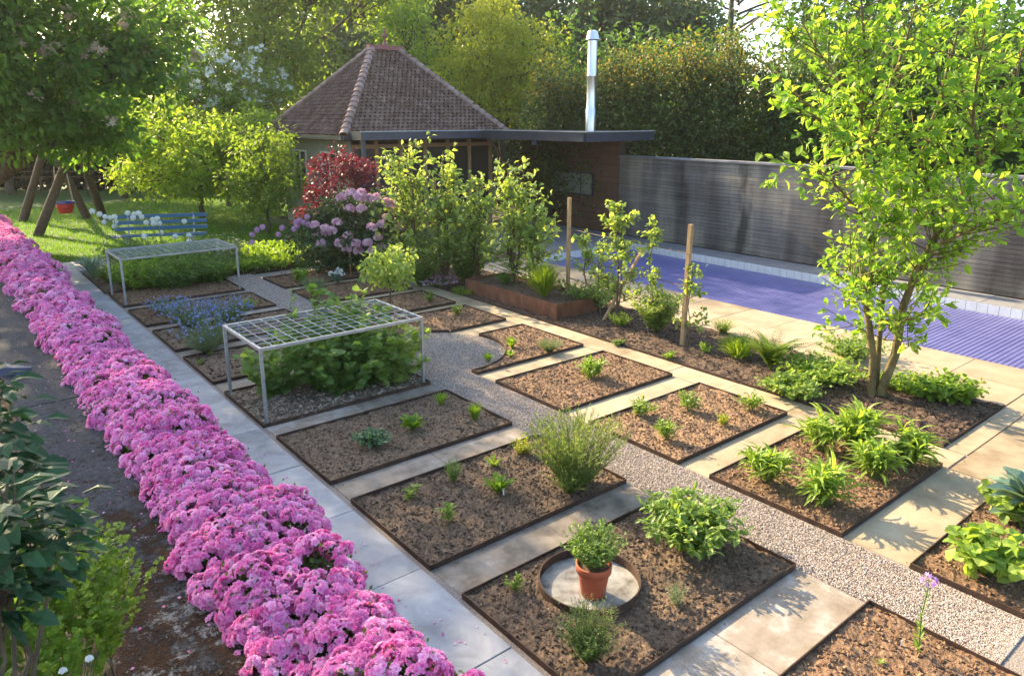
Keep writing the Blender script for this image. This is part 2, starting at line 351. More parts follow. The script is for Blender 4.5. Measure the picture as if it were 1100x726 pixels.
L['blueish'] = leafmat('bluish_green_leaf', (.09, .16, .08), (.16, .25, .12), .3)
L['redm'] = leafmat('crimson_maple_leaf', (.085, .022, .025), (.22, .035, .05), .3, tcol=(1.6, .8, .8))
L['rhod'] = leafmat('rhododendron_leaf', (.022, .05, .018), (.07, .12, .04), .2)
Fl = {}
Fl['pink'] = rndmat('azalea_pink_petal', (.74, .06, .38), (.99, .82, .93), .6, .45, cm=(.95, .37, .68))
Fl['rhod'] = rndmat('pale_mauve_petal', (.72, .38, .50), (.90, .70, .77), .55, .35)
Fl['blue'] = rndmat('forget_me_not_petal', (.16, .20, .55), (.36, .42, .75), .6, .25)
Fl['white'] = rndmat('white_petal', (.70, .72, .66), (.85, .86, .82), .6, .25)
Fl['cream'] = rndmat('faded_cream_petal', (.35, .24, .14), (.58, .48, .34), .7, .3)
Fl['purple'] = rndmat('lilac_petal', (.45, .20, .60), (.68, .42, .78), .6, .3)
Fl['mauve'] = rndmat('mauve_allium_petal', (.45, .22, .42), (.70, .45, .62), .6, .25)

# ------------------------------------------------------------------ plant generators
def add_children(t, leafparts, leafmats, stemparts, stemmat, flower=None, flowermat=None, names=('foliage', 'stem', 'flower')):
    if leafparts: mk(names[0], leafparts, leafmats, t)
    if stemparts: mk(names[1], stemparts, stemmat, t, smooth=True)
    if flower: mk(names[2], flower, flowermat, t)
def stems(base, n, h, spread, r0=.02, K=6, curve=.3, hv=.25, min_lean=0):
    base = np.array(base, float)
    az = rng.random(n) * 2 * math.pi; lean = min_lean + (1 - min_lean) * np.sqrt(rng.random(n))
    hh = h * (1 - hv * rng.random(n)) * (1 - .25 * lean ** 2)
    t = np.linspace(0, 1, K)[None]
    d = np.stack([np.cos(az), np.sin(az)], -1)
    rad = (r0 * lean[:, None] + spread * lean[:, None] * (t * (1 - curve) + curve * t ** 2))
    wob = rng.normal(size=(n, K, 2)) * .03 * h * t[..., None]
    P = np.zeros((n, K, 3)); P[..., :2] = base[:2] + d[:, None] * rad[..., None] + wob
    P[..., 2] = base[2] + hh[:, None] * t ** (1 - .25 * curve)
    return P
def along(P, per, t0=.15, t1=1.0):
    n, K, _ = P.shape
    t = t0 + (t1 - t0) * rng.random((n, per)); x = t * (K - 1); i = np.minimum(x.astype(int), K - 2); f = (x - i)[..., None]
    ii = np.arange(n)[:, None]
    p = P[ii, i] * (1 - f) + P[ii, i + 1] * f; d = nrm(P[ii, i + 1] - P[ii, i])
    return p.reshape(-1, 3), d.reshape(-1, 3), t.ravel()
def herb(name, label, cat, base, n, h, spread, leaf, T, mat, per=14, lw=1.0, out=1.0, upw=.5, droop=0, group=None, stemr=.003, stemmat=None,
         flower=None, fsize=.02, fper=3, curve=.3, t0=.15, r0=.02, taper=.4, min_lean=0, fname='flower', hv=.25):
    P = stems(base, n, h, spread, r0, curve=curve, min_lean=min_lean, hv=hv)
    p, d, t = along(P, per, t0)
    rd = rdir(len(p)); rd[:, 2] *= .5
    ax = nrm(d * upw + rd * out + np.array([0, 0, -droop]))
    nr = nrm(np.array([0, 0, 1.]) + .5 * rdir(len(p)))
    s = leaf * (.7 + .5 * rng.random(len(p))) * (1 - taper * t)
    sc = np.stack([s * lw, s, s], -1)
    th = thing(name, label, cat, base, group)
    fl = None
    if flower is not None:
        q, dd, _ = along(P, fper, .85, 1.0)
        k = rdir(len(q), -.2); q = q + k * fsize * .6
        fl = [inst(FLW, q, rdir(len(q)), nrm(k + [0, 0, .6]), fsize * (.7 + .5 * rng.random(len(q))))]
    add_children(th, [inst(T, p, ax, nr, sc)], mat, [tubes(P, np.linspace(stemr, stemr * .5, P.shape[1]), 3)] if stemr else None, stemmat or M['stem'], fl, flower, ('foliage', 'stem', fname))
    return th
# a small five-petalled flower lying in the XY plane
def flwT(n=5, c=.25):
    V, F = [(0, 0, 0)], []
    for k in range(n):
        a = k / n * 2 * math.pi
        for da, r, z in ((-.5, .55, .12), (0, 1, c), (.5, .55, .12)):
            V.append((r * math.cos(a + da), r * math.sin(a + da), z))
        b = 1 + k * 3; F += [(0, b, b + 1), (0, b + 1, b + 2)]
    return np.array(V, float), np.array(F)
FLW = flwT()
def azaT():
    V, F = [], []
    def petal(a, rr, zt, w, z0):
        b = len(V)
        ca, sa = math.cos(a), math.sin(a)
        for x, y, z in ((0, 0, 0), (rr * .55, w, z0), (rr, w * .45, zt), (rr * .95, -w * .5, zt - .08), (rr * .6, -w, z0)):
            V.append((x * ca - y * sa, x * sa + y * ca, z))
        F.extend([(b, b + 1, b + 2), (b, b + 2, b + 3), (b, b + 3, b + 4)])
    for k in range(5): petal(k * 1.2566, 1, .25, .42, .22)
    for k in range(4): petal(k * 1.57 + .5, .62, .52, .34, .35)
    return np.array(V), np.array(F)
AZ = azaT()
def arch(base, n, Ln, w, e0=70, e1=-20, lv=.3, az=None, K=6, fold=.25, wp=1.0, r0=.01, spiral=False, ev=12):
    """n arching strap leaves from base"""
    base = np.atleast_2d(np.array(base, float)); base = np.repeat(base, n // len(base) + 1, 0)[:n]
    az = rng.random(n) * 2 * math.pi if az is None else az
    Lf = Ln * (1 - lv * rng.random(n)); e = R(1) * (e0 + ev * rng.normal(size=n)); ee = R(1) * (e1 + ev * rng.normal(size=n))
    t = np.linspace(0, 1, K); ang = e[:, None] + (ee - e)[:, None] * t ** 1.3
    seg = Lf[:, None] / (K - 1)
    hr = np.concatenate([np.zeros((n, 1)), np.cumsum(np.cos(ang[:, :-1]) * seg, 1)], 1) + r0
    z = np.concatenate([np.zeros((n, 1)), np.cumsum(np.sin(ang[:, :-1]) * seg, 1)], 1)
    d = np.stack([np.cos(az), np.sin(az), np.zeros(n)], -1); s = np.stack([-np.sin(az), np.cos(az), np.zeros(n)], -1)
    C = base[:, None] + d[:, None] * hr[..., None]; C[..., 2] += z
    ww = w * np.maximum(np.sin(np.pi * np.clip(t ** wp, .04, .995)), .06) * (Lf / Ln)[:, None]
    upv = np.array([0, 0, 1.])
    V = np.stack([C + s[:, None] * ww[..., None] * .5 + upv * (ww * fold)[..., None], C, C - s[:, None] * ww[..., None] * .5 + upv * (ww * fold)[..., None]], 2)
    V = V.reshape(-1, 3)
    i, k, c = np.meshgrid(np.arange(n), np.arange(K - 1), np.arange(2), indexing='ij')
    a = i * K * 3 + k * 3 + c
    F = np.stack([a, a + 1, a + 4, a + 3], -1).reshape(-1, 4)
    return V, F, np.repeat(rng.random(n), K * 3)
def rosette(name, label, cat, base, n, Ln, w, mat, e0=65, e1=-10, group=None, wp=1.0, fold=.25, extra=None, **kw):
    o = mk(name, [arch(base, n, Ln, w, e0, e1, wp=wp, fold=fold, **kw)] + (extra or []), mat, origin=base)
    return tag(o, label, cat, group)
def clumps(centers, radii, nl, leaf, T, lw=1, outw=.8, upw=.4, flat=.8, inner=.35, jit=.5):
    """leaves around clump centres (N,3),(N,)"""
    centers = np.asarray(centers); radii = np.broadcast_to(np.asarray(radii, float), (len(centers),))
    idx = np.repeat(np.arange(len(centers)), nl)
    d = rdir(len(idx)); rr = inner + (1 - inner) * rng.random(len(idx)) ** .6
    p = centers[idx] + d * (rr * radii[idx])[:, None] * np.array([1, 1, flat])
    ax = nrm(d * outw + rdir(len(idx)) * jit + np.array([0, 0, -.25]))
    nr = nrm(np.array([0, 0, 1.]) * upw + d * .5 + rdir(len(idx)) * .5)
    s = leaf * (.65 + .6 * rng.random(len(idx)))
    cr = rng.random(len(centers))[idx] * .55 + rng.random(len(idx)) * .45
    return inst(T, p, ax, nr, np.stack([s * lw, s, s], -1), cr)
def limb(a, b, r0, r1, K=6, sag=.12, sides=6):
    a, b = np.array(a, float), np.array(b, float); t = np.linspace(0, 1, K)[:, None]
    L_ = np.linalg.norm(b - a)
    P = a + (b - a) * t; P[:, 2] += (np.sin(t[:, 0] * math.pi) * sag * L_)
    P[1:-1] += rng.normal(size=(K - 2, 3)) * .025 * L_
    return tubes(P, np.linspace(r0, r1, K), sides, .5)
def tree(name, label, cat, base, blobs, mat, leaf, nc, nl, trunk_r=.15, T=LQ, group=None, bark=None, crad=.5, flowers=None, fmat=None, lw=1.0, fork=.35, trunk_top=None, limbs=True, flat=.75, tipmat=None, tipfrac=0, multi=1):
    """blobs: list of (centre, (rx,ry,rz)) crown masses; each gets nc*volume-ish clumps"""
    base = np.array(base, float); th = thing(name, label, cat, base, group)
    cs, st = [], []
    cen = np.array([b[0] for b in blobs]); ctr = cen.mean(0)
    top = np.array([ctr[0] * .6 + base[0] * .4, ctr[1] * .6 + base[1] * .4, base[2] + (ctr[2] - base[2]) * fork]) if trunk_top is None else np.array(trunk_top, float)
    if limbs:
        for k in range(multi):
            off = np.array([math.cos(k * 2.4), math.sin(k * 2.4), 0]) * (.12 * k)
            st.append(limb(base + off - [0, 0, .1], top + off * 4, trunk_r / (1 + .25 * k), trunk_r * .6, 6, 0, 8))
    cr = []
    for c, rad in blobs:
        rad = np.array(rad, float); n = max(6, int(nc * (rad[0] * rad[1] * rad[2]) ** (2 / 3.)))
        d = rdir(n); q = np.array(c) + d * rad * (.45 + .55 * rng.random((n, 1)) ** .5)
        q = q + rng.normal(size=q.shape) * .12 * rad
        cs.append(q); cr.append(crad * (.6 + .8 * rng.random(n)))
        if limbs:
            st.append(limb(top, np.array(c), trunk_r * .5, trunk_r * .15, 6, .05))
            for qq in q[:min(n, 14)]: st.append(limb(np.array(c) * .7 + top * .3, qq, trunk_r * .16, .012, 4, .05, 4))
    cs = np.concatenate(cs); cr = np.concatenate(cr)
    ok = cs[:, 2] > .15; cs = cs[ok]; cr = cr[ok]
    parts = [clumps(cs, cr, nl, leaf, T, lw, flat=flat)]
    mats = [mat]
    if tipmat is not None:
        hi = cs[:, 2] > np.quantile(cs[:, 2], 1 - tipfrac)
        q = clumps(cs[hi], cr[hi], nl // 2, leaf, T, lw, flat=1.2); parts.append((q[0] + [0, 0, .15], q[1], q[2], 1)); mats.append(tipmat)
    mk('crown', parts, mats, th)
    if st: mk('trunk', st, bark or M['bark'], th, smooth=True)
    if flowers:
        k = rng.choice(len(cs), flowers); d = rdir(flowers, -.1); p = cs[k] + d * cr[k][:, None] * 1.05
        mk('blossom', [clumps(p, leaf * .9, 8, leaf * .45, FLW)], fmat, th)
    return th

# ------------------------------------------------------------------ beds
XL0, XL1, XR0, XR1 = 2.81, 5.17, 5.91, 8.05
CIRC = (6.0, 9.35, 1.12)      # round gravel place between the beds
def grid_noise(xs, ys, z0, amp, sc, seed):
    out = np.zeros((len(xs), len(ys)))
    for i, x in enumerate(xs):
        for j, y in enumerate(ys):
            v = Vector((x * sc, y * sc, seed)); out[i, j] = noise.fractal(v, .9, 2.1, 4)
    return z0 + amp * out
CL = (np.array([(1, 0, 0), (0, 1, 0), (-1, 0, 0), (0, -1, 0), (0, 0, .8), (0, 0, -.8), (.6, .6, .3), (-.5, .6, .35)]),
      np.array([(0, 6, 4), (6, 1, 4), (1, 7, 4), (7, 2, 4), (2, 3, 4), (3, 0, 4), (0, 1, 6), (1, 2, 7), (1, 0, 5), (2, 1, 5), (3, 2, 5), (0, 3, 5)]))
def incirc(x, y, grow=0): return (x - CIRC[0]) ** 2 + (y - CIRC[1]) ** 2 < (CIRC[2] + grow) ** 2
def bed(label, x0, x1, y0, y1, soil='soil', res=.03, cut=False, nclod=1500, cs=.012, ztop=.015, edge=True, chips=False, hole=None):
    t = thing('garden_bed', label, 'garden bed', ((x0 + x1) / 2, (y0 + y1) / 2, 0), 'steel edged beds of the kitchen garden')
    nx, ny = max(8, int((x1 - x0) / res)), max(8, int((y1 - y0) / res))
    xs = np.linspace(x0 + .004, x1 - .004, nx); ys = np.linspace(y0 + .004, y1 - .004, ny)
    Z = grid_noise(xs, ys, ztop, .022, 5.5, x0 * 3 + y0) + (rng.random((nx, ny)) - .5) * .010
    X, Y = np.meshgrid(xs, ys, indexing='ij')
    V = np.stack([X, Y, Z], -1).reshape(-1, 3)
    i, j = np.meshgrid(np.arange(nx - 1), np.arange(ny - 1), indexing='ij')
    a = (i * ny + j).ravel(); F = np.stack([a, a + ny, a + ny + 1, a + 1], -1)
    cx, cy = (xs[:-1] + xs[1:]) / 2, (ys[:-1] + ys[1:]) / 2
    keep = np.ones(len(F), bool)
    if cut:
        # pull vertices that fall in the round place onto its rim
        dx, dy = V[:, 0] - CIRC[0], V[:, 1] - CIRC[1]; rr = np.hypot(dx, dy); ins = rr < CIRC[2]
        k = CIRC[2] / np.maximum(rr, 1e-6)
        fv = ins[F]; keep = ~fv.all(1)
        V[ins, 0] = CIRC[0] + dx[ins] * k[ins]; V[ins, 1] = CIRC[1] + dy[ins] * k[ins]
        oob = (V[:, 0] < x0 - .0) | (V[:, 0] > x1) | (V[:, 1] < y0) | (V[:, 1] > y1)
        V[:, 0] = np.clip(V[:, 0], x0 + .004, x1 - .004); V[:, 1] = np.clip(V[:, 1], y0 + .004, y1 - .004)
    if hole is not None:
        rr = np.hypot(V[:, 0] - hole[0], V[:, 1] - hole[1]); ins = rr < hole[2]; fv = ins[F]; keep &= ~fv.all(1)
    F = F[keep]
    parts = [(V, F, np.full(len(V), rng.uniform(.3, .75)))]
    n = nclod; px = x0 + .02 + (x1 - x0 - .04) * rng.random(n); py = y0 + .02 + (y1 - y0 - .04) * rng.random(n)
    ok = np.ones(n, bool)
    if cut: ok &= ~incirc(px, py, .02)
    if hole is not None: ok &= np.hypot(px - hole[0], py - hole[1]) > hole[2] + .03
    px, py = px[ok], py[ok]; n = len(px)
    ii = np.clip(((px - x0) / (x1 - x0) * (nx - 1)).astype(int), 0, nx - 1); jj = np.clip(((py - y0) / (y1 - y0) * (ny - 1)).astype(int), 0, ny - 1)
    pz = Z[ii, jj] + .002
    s = cs * (.35 + rng.random(n) ** 3 * 2.0)
    if chips:
        sc = np.stack([s * 1.6, s * .7, s * .18], -1); T = box(-.5, .5, -.5, .5, -.5, .5); T = (T[0] * 2, T[1])
        parts.append(inst(T, np.stack([px, py, pz + .004], -1), rdir(n) * [1, 1, .3], nrm(np.array([0, 0, 1.]) + .35 * rdir(n)), sc))
    else:
        sc = np.stack([s, s * (.7 + .5 * rng.random(n)), s * .75], -1)
        parts.append(inst(CL, np.stack([px, py, pz], -1), rdir(n), rdir(n), sc))
    mk('soil', parts, M[soil], t)
    if edge:
        zt, zb, w = .042, -.09, .008
        def inside(px_, py_): return not (cut and incirc(px_, py_))
        pts = []
        ev = []
        n = 60
        segs = [((x0, y0), (x1, y0)), ((x1, y0), (x1, y1)), ((x1, y1), (x0, y1)), ((x0, y1), (x0, y0))]
        for a, b in segs:
            runs = []; cur = None
            for k in range(n + 1):
                q = (a[0] + (b[0] - a[0]) * k / n, a[1] + (b[1] - a[1]) * k / n)
                if inside(*q):
                    if cur is None: cur = [q, q]
                    cur[1] = q
                elif cur: runs.append(cur); cur = None
            if cur: runs.append(cur)
            for (u, v) in runs:
                if u == v: continue
                if a[0] == b[0]:
                    xa = u[0]; ev.append(box(xa - w / 2, xa + w / 2, min(u[1], v[1]) - (w / 2 if True else 0), max(u[1], v[1]) + w / 2, zb, zt))
                else:
                    ya = u[1]; ev.append(box(min(u[0], v[0]) + w / 2 + .0005, max(u[0], v[0]) - w / 2 - .0005, ya - w / 2, ya + w / 2, zb, zt - .001))
        if cut:
            q = []
            for k in range(361):
                a = R(k); x, y = CIRC[0] + CIRC[2] * math.cos(a), CIRC[1] + CIRC[2] * math.sin(a)
                if x0 <= x <= x1 and y0 <= y <= y1: q.append((k, x, y))
            for (k1, xa, ya), (k2, xb, yb) in zip(q, q[1:]):
                if k2 == k1 + 1: ev.append(bar((xa, ya, (zt + zb) / 2 - .002), (xb, yb, (zt + zb) / 2 - .002), w, zt - zb))
        mk('steel_edging', ev, M['edging'], t)
    return t

# ---------- ground and paving
def sheet(x0, x1, y0, y1, z):
    return (np.array([(x0, y0, z), (x1, y0, z), (x1, y1, z), (x0, y1, z)], float), np.array([(0, 1, 2, 3)]))
PX0, PX1, PY0, PY1 = 12.3, 16.3, -9.0, 14.6
tag(mk('ground', [sheet(-300, PX0, -300, 400, -.10), sheet(PX1, 300, -300, 400, -.10), sheet(PX0, PX1, PY1, 400, -.10), sheet(PX0, PX1, -300, PY0, -.10)], M['ground']), kind='structure')
# gravel path between the two bed columns with the round place and the cross path
gv = [sheet(2.7, 8.6, -3, 17.1, -.010)]
tag(mk('gravel_path', gv, M['gravel']), kind='structure')
OCT = (np.array([(1, 0, 0), (0, 1, 0), (-1, 0, 0), (0, -1, 0), (0, 0, .7), (0, 0, -.7)]), np.array([(0, 1, 4), (1, 2, 4), (2, 3, 4), (3, 0, 4)]))
n = 90000
px = rng.uniform(5.19, 5.89, n); py = 1.2 + 16 * rng.random(n) ** 1.6
n2 = 42000; qx = rng.uniform(CIRC[0] - 1.15, CIRC[0] + 1.15, n2); qy = rng.uniform(CIRC[1] - 1.15, CIRC[1] + 1.15, n2); ok = incirc(qx, qy, -.02) & ~((qx > 5.19) & (qx < 5.89)); px = np.concatenate([px, qx[ok]]); py = np.concatenate([py, qy[ok]])
s = .0045 + .0055 * rng.random(len(px)) ** 2 + .0002 * py
o = mk('gravel', [inst(OCT, np.stack([px, py, np.full(len(px), -.006) + .004 * rng.random(len(px))], -1), rdir(len(px)) * [1, 1, .4], nrm(np.array([0, 0, 1.]) + .4 * rdir(len(px))), s)], M['pebble'])
tag(o, 'pale pinkish grey gravel covering the path between the beds', 'gravel', kind='stuff')

rowsL = [(.70, 2.06), (2.67, 4.08), (4.54, 5.94), (6.39, 7.80), (8.20, 9.61), (10.08, 11.52), (11.95, 13.36), (13.78, 15.15), (15.55, 16.97)]
rowsR = [(.70, 2.07), (2.66, 4.06), (4.47, 5.81), (6.28, 7.66), (8.10, 9.65), (10.12, 11.42), (11.74, 13.02), (13.38, 14.75), (15.12, 16.42)]
def slabs(name, x0, x1, y0, y1, nx, ny, z, mat, gap=.005, jit=.0, off=0, th=.07):
    P = []
    dx, dy = (x1 - x0) / nx, (y1 - y0) / ny
    for i in range(nx):
        for j in range(ny):
            V, F = bbox(x0 + i * dx + gap / 2, x0 + (i + 1) * dx - gap / 2, y0 + j * dy + gap / 2 + off * (i % 2), y0 + (j + 1) * dy - gap / 2 + off * (i % 2), z - th, z, .004)
            V = V + [0, 0, random.uniform(-.003, .003)]
            P.append((V, F, np.full(len(V), random.random())))
    return P
# light slab path beside the azaleas
tag(mk('flagstone_path', slabs('p', 1.75, 2.765, -1.35, 20.1, 1, 18, 0, M['slab'], .006), M['slab']), kind='structure')
# strips of worn pavers between the left beds
P = []
yy = rowsL
for a, b in zip(rowsL[:-1], rowsL[1:]):
    P += slabs('p', 2.815, 5.165, a[1] + .012, b[0] - .012, 2, 1, -.004, None, .008)
P += slabs('p', 2.815, 5.165, .2, rowsL[0][0] - .012, 2, 1, -.004, None)
tag(mk('paving_strips', P, M['paverdark']), kind='structure')
P = []
for a, b in zip(rowsR[:-1], rowsR[1:]):
    P += slabs('p', 5.915, 8.045, a[1] + .012, b[0] - .012, 2, 1, -.002, None, .006)
P += slabs('p', 5.915, 8.045, .2, rowsR[0][0] - .012, 2, 1, -.002, None)
P += slabs('p', 8.065, 8.53, 2.60, 17.0, 1, 15, 0, None)
P += slabs('p', 8.065, 12.29, .2, 2.585, 5, 2, 0, None) + slabs('p', 8.56, 12.29, 2.595, 2.84, 3, 1, 0, None)
tag(mk('sandstone_paving', P, M['paver']), kind='structure')
tag(mk('pool_deck', slabs('p', 10.47, 12.30, 2.85, 14.62, 2, 12, .003, None, .006) + slabs('p', 8.6, 12.3, -9, .18, 4, 9, .003, None, .006), M['deck']), kind='structure')
tag(mk('pool_surround', slabs('p', 16.3, 17.2, -9, 14.6, 1, 20, .0, None, .006) + slabs('p', 9.9, 17.2, 14.63, 20.7, 7, 6, .0, None, .006), M['concrete']), kind='structure')
tag(mk('cross_path', slabs('p', -3, 1.74, 20.15, 21.6, 4, 1, .0, None, .006) + slabs('p', 1.75, 12, 20.15, 21.6, 9, 1, .0, None, .006), M['slab']), kind='structure')
# swimming pool
SLT = box(-.5, .5, -.5, .5, -.5, .5)
pl = thing('swimming_pool', 'long swimming pool closed with a violet blue slatted cover below a white tiled rim', 'swimming pool', (14.3, 3, 0))
mk('basin', [sheet(PX0, PX1, PY0, PY1, -1.0),
             (np.array([(PX0, PY0, -1), (PX0, PY1, -1), (PX0, PY1, -.004), (PX0, PY0, -.004)]), np.array([(0, 1, 2, 3)]))], M['white'], pl)
ny = int((PY1 - PY0) / .085)
P = []
for k in range(ny):
    y = PY0 + .045 + k * .085; w = .0405
    zz = -.20 + .001 * math.sin(k * 1.7)
    V = np.array([(PX0 + .01, y - w, zz - .004), (PX0 + .01, y - w * .8, zz + .003), (PX0 + .01, y, zz + .006), (PX0 + .01, y + w * .8, zz + .003), (PX0 + .01, y + w, zz - .004),
                  (PX1 - .03, y - w, zz - .004), (PX1 - .03, y - w * .8, zz + .003), (PX1 - .03, y, zz + .006), (PX1 - .03, y + w * .8, zz + .003), (PX1 - .03, y + w, zz - .004)])
    P.append((V, np.array([(i, i + 5, i + 6, i + 1) for i in range(4)]), np.full(10, random.random())))
P.append(sheet(PX0 + .01, PX1 - .03, PY0, PY1 - .03, -.215))
mk('slatted_cover', P, M['cover'], pl)
P = []
k = PY0
while k < PY1 - .1:
    P.append(box(PX1 - .015, PX1 - .004, k + .004, k + .196, -.22, -.008)); k += .2
mk('tile_band', P, M['white'], pl); P = []
k = PX0
while k < PX1 - .21:
    P.append(box(k + .004, k + .196, PY1 - .015, PY1 - .004, -.22, -.008)); k += .2
mk('tile_band', P, M['white'], pl)
mk('grout', [box(PX1 - .012, PX1 + .0, PY0, PY1, -1, -.012), box(PX0, PX1 - .013, PY1 - .012, PY1, -1, -.012)], M['concrete'], pl)

# lawn
tag(mk('lawn', [sheet(-40, 10.4, 21.65, 70, -.02), sheet(10.4, 60, 27, 70, -.02)], M['lawn']), kind='structure')
n = 60000
px = rng.uniform(-4, 12, n); py = 21.7 + 14 * rng.random(n) ** 1.3
ok = ~((px > 9.6) & (py > 20.5) & (py < 27)); px, py = px[ok], py[ok]; n = len(px)
o = mk('grass', [inst(LN, np.stack([px, py, np.full(n, -.02)], -1), nrm(np.array([0, 0, 1.]) + .6 * rdir(n)), rdir(n), np.stack([np.full(n, .16), .07 + .05 * rng.random(n), np.full(n, .1)], -1))], M['grass'])
tag(o, 'short mown green grass of the lawn behind the blue bench', 'grass', kind='stuff')

# ---------- beds
LB = ['bed with turned soil and a single tall lilac flower, bottom right corner of the garden',
      'bed with the steel ring, terracotta pot and big sage plant',
      'bed of dark soil with the large rosemary bush at its right end',
      'bed with four small green plants just in front of the raspberry cage',
      'wood chip covered bed under the nearer wire frame full of raspberry canes',
      'narrow bed with sparse seedlings between the raspberry frame and the blue flowers',
      'bed under the bushy blue forget-me-not flowers',
      'dark soil bed just behind the blue flower bush',
      'far bed under the more distant wire frame']
for k, (y0, y1) in enumerate(rowsL):
    res = .022 if k < 4 else .05
    bed(LB[k], XL0, XL1, y0, y1, 'soil' if k in (0,) else ('chips' if k == 4 else 'soil_dark' if k in (1, 2, 3, 5, 6) else 'soil'), res, cut=(k in (3, 4, 5)), nclod=5200 if k < 3 else 3600 if k < 5 else 1200,
        cs=.010 if k < 5 else .016, hole=(3.68, 3.57, .41) if k == 1 else None, chips=(k == 4), ztop=.012)
RB = ['bed with the lime green leafy clump and blue hosta at the right edge',
      'sunlit bed crowded with upright leafy perennials, nearest full bed of the right column',
      'sunlit bed with five small perennials left of the long sandstone strip',
      'sunlit bed with one single leafy plant near its far corner',
      'bed with a curved left end holding lavender and two small bright plants',
      'bed with a curved front end just beyond the round gravel place',
      'small bed right of the little standard tree',
      'small bed with the variegated round bush at its left end',
      'farthest right column bed with an upright bright plant and a thin cane']
for k, (y0, y1) in enumerate(rowsR):
    bed(RB[k], XR0, XR1, y0, y1, 'soil', .022 if k < 4 else .04, cut=(k in (3, 4, 5)), nclod=4200 if k < 5 else 1600, cs=.010 if k < 5 else .016)
# mulch border below the magnolia and espaliers
t = thing('mulched_border', 'long brown mulched border under the espalier trees and the magnolia, beside the pool deck', 'garden bed', (9.5, 8, 0))
def rough_patch(x0, x1, y0, y1, z, res, amp, ncl, cs, mat, chips=True):
    xs = np.linspace(x0, x1, max(4, int((x1 - x0) / res))); ys = np.linspace(y0, y1, max(4, int((y1 - y0) / res)))
    Z = grid_noise(xs, ys, z, amp, 4, x0 + y0); X, Y = np.meshgrid(xs, ys, indexing='ij'); ny = len(ys)
    V = np.stack([X, Y, Z], -1).reshape(-1, 3); i, j = np.meshgrid(np.arange(len(xs) - 1), np.arange(ny - 1), indexing='ij'); a = (i * ny + j).ravel()
    parts = [(V, np.stack([a, a + ny, a + ny + 1, a + 1], -1))]
    px = rng.uniform(x0, x1, ncl); py = y0 + (y1 - y0) * rng.random(ncl) ** 1.3
    ii = np.clip(((px - x0) / (x1 - x0) * (len(xs) - 1)).astype(int), 0, len(xs) - 1); jj = np.clip(((py - y0) / (y1 - y0) * (ny - 1)).astype(int), 0, ny - 1)
    s = cs * (.5 + rng.random(ncl) ** 2 * 1.8); sc = np.stack([s * .5, s * 1.4, s * .35], -1)
    parts.append(inst(CL, np.stack([px, py, Z[ii, jj] + .004], -1), nrm(rdir(ncl) * [1, 1, .4]), rdir(ncl), sc))
    return parts
mk('mulch', rough_patch(8.55, 10.45, 2.86, 14.6, .01, .045, .04, 16000, .014, None), M['mulch'], t)
mk('steel_edging', [box(8.545, 8.55, 2.85, 14.6, -.05, .03), box(8.551, 10.45, 2.85, 2.856, -.05, .03)], M['edging'], t)
t = thing('shrub_bed_soil', 'dark soil strip around the rhododendron and pavilion corner', 'garden bed', (8.5, 18, 0))
mk('soil', rough_patch(8.6, 12.2, 14.65, 20.0, .01, .12, .05, 1500, .02, None) + rough_patch(2.8, 8.5, 17.15, 20.0, .0, .12, .04, 800, .02, None), M['soil_dark'], t)

# ---------- raised stone slab and left border
t = thing('stone_ledge', 'old broad stone ledge with dried brown moss and pale lichen beside the azaleas', 'ledge', (.8, 8, 0))
P = []
ys = [-2.0, 2.2, 9.4, 17.0, 26.2]
for a, b in zip(ys[:-1], ys[1:]):
    V, F = bbox(.49, 1.146, a + .003, b - .003, .29, .45 + random.uniform(-.004, .004), .012); P.append((V, F))
mk('coping', P, M['oldstone'], t)
mk('base_wall', [box(.53, 1.11, -2, 26.2, -.1, .288)], M['concrete'], t)
t = thing('terrace_bed', 'dark planted soil left of the stone ledge', 'garden bed', (-.8, 6, 0))
mk('soil', rough_patch(-3, .485, -2, 20, .30, .09, .06, 5000, .02, None), M['soil_dark'], t)
mk('retaining_side', [box(-3, .484, -2, -1.99, -.1, .30), box(-3, -2.99, -1.98, 20, -.1, .30), box(-3, .484, 20, 20.01, -.1, .3)], M['concrete'], t)

# ---------- azalea hedge
hd = thing('azalea_hedge', 'long low azalea hedge smothered in bright pink double flowers beside the slab path', 'hedge', (1.7, 12, 0))
mc, mr = [], []
y = 1.9
while y < 27:
    for x in (1.32, 1.48, 1.64, 1.80):
        r = rng.uniform(.16, .24) * (1 + .25 * noise.noise(Vector((x * 1.5, y * 1.1, 3.))))
        mc.append((x + rng.normal() * .05, y + rng.normal() * .10, .44 + rng.normal() * .03 + .10 * noise.noise(Vector((x, y * .9, 7.))) - abs(x - 1.58) * .22)); mr.append((r, r * 1.05, r * .95))
    y += .22
mc = np.array(mc); mr = np.array(mr)
ns = 80
d = rdir(len(mc) * ns, -.75); idx = np.repeat(np.arange(len(mc)), ns)
p = mc[idx] + d * mr[idx]
keep = np.ones(len(p), bool)
order = np.argsort(mc[:, 1])
for k in range(len(mc)):
    near = np.abs(p[:, 1] - mc[k, 1]) < .45
    q = (p - mc[k]) / mr[k]
    keep &= ~(near & (idx != k) & ((q ** 2).sum(1) < .86))
keep &= (p[:, 2] > .12)
p, d = p[keep], d[keep]
sel = (p[:, 1] < 13) | (rng.random(len(p)) < .6); p, d = p[sel], d[sel]
gap = np.array([noise.noise(Vector(q * 3.1)) for q in p]); ok = (gap > -.47); leafp, leafd = p[~ok], d[~ok]; p2, d2 = p[ok], d[ok]
p2 = p2 + d2 * (np.abs(rng.normal(size=(len(p2), 1))) * .024 - .012)
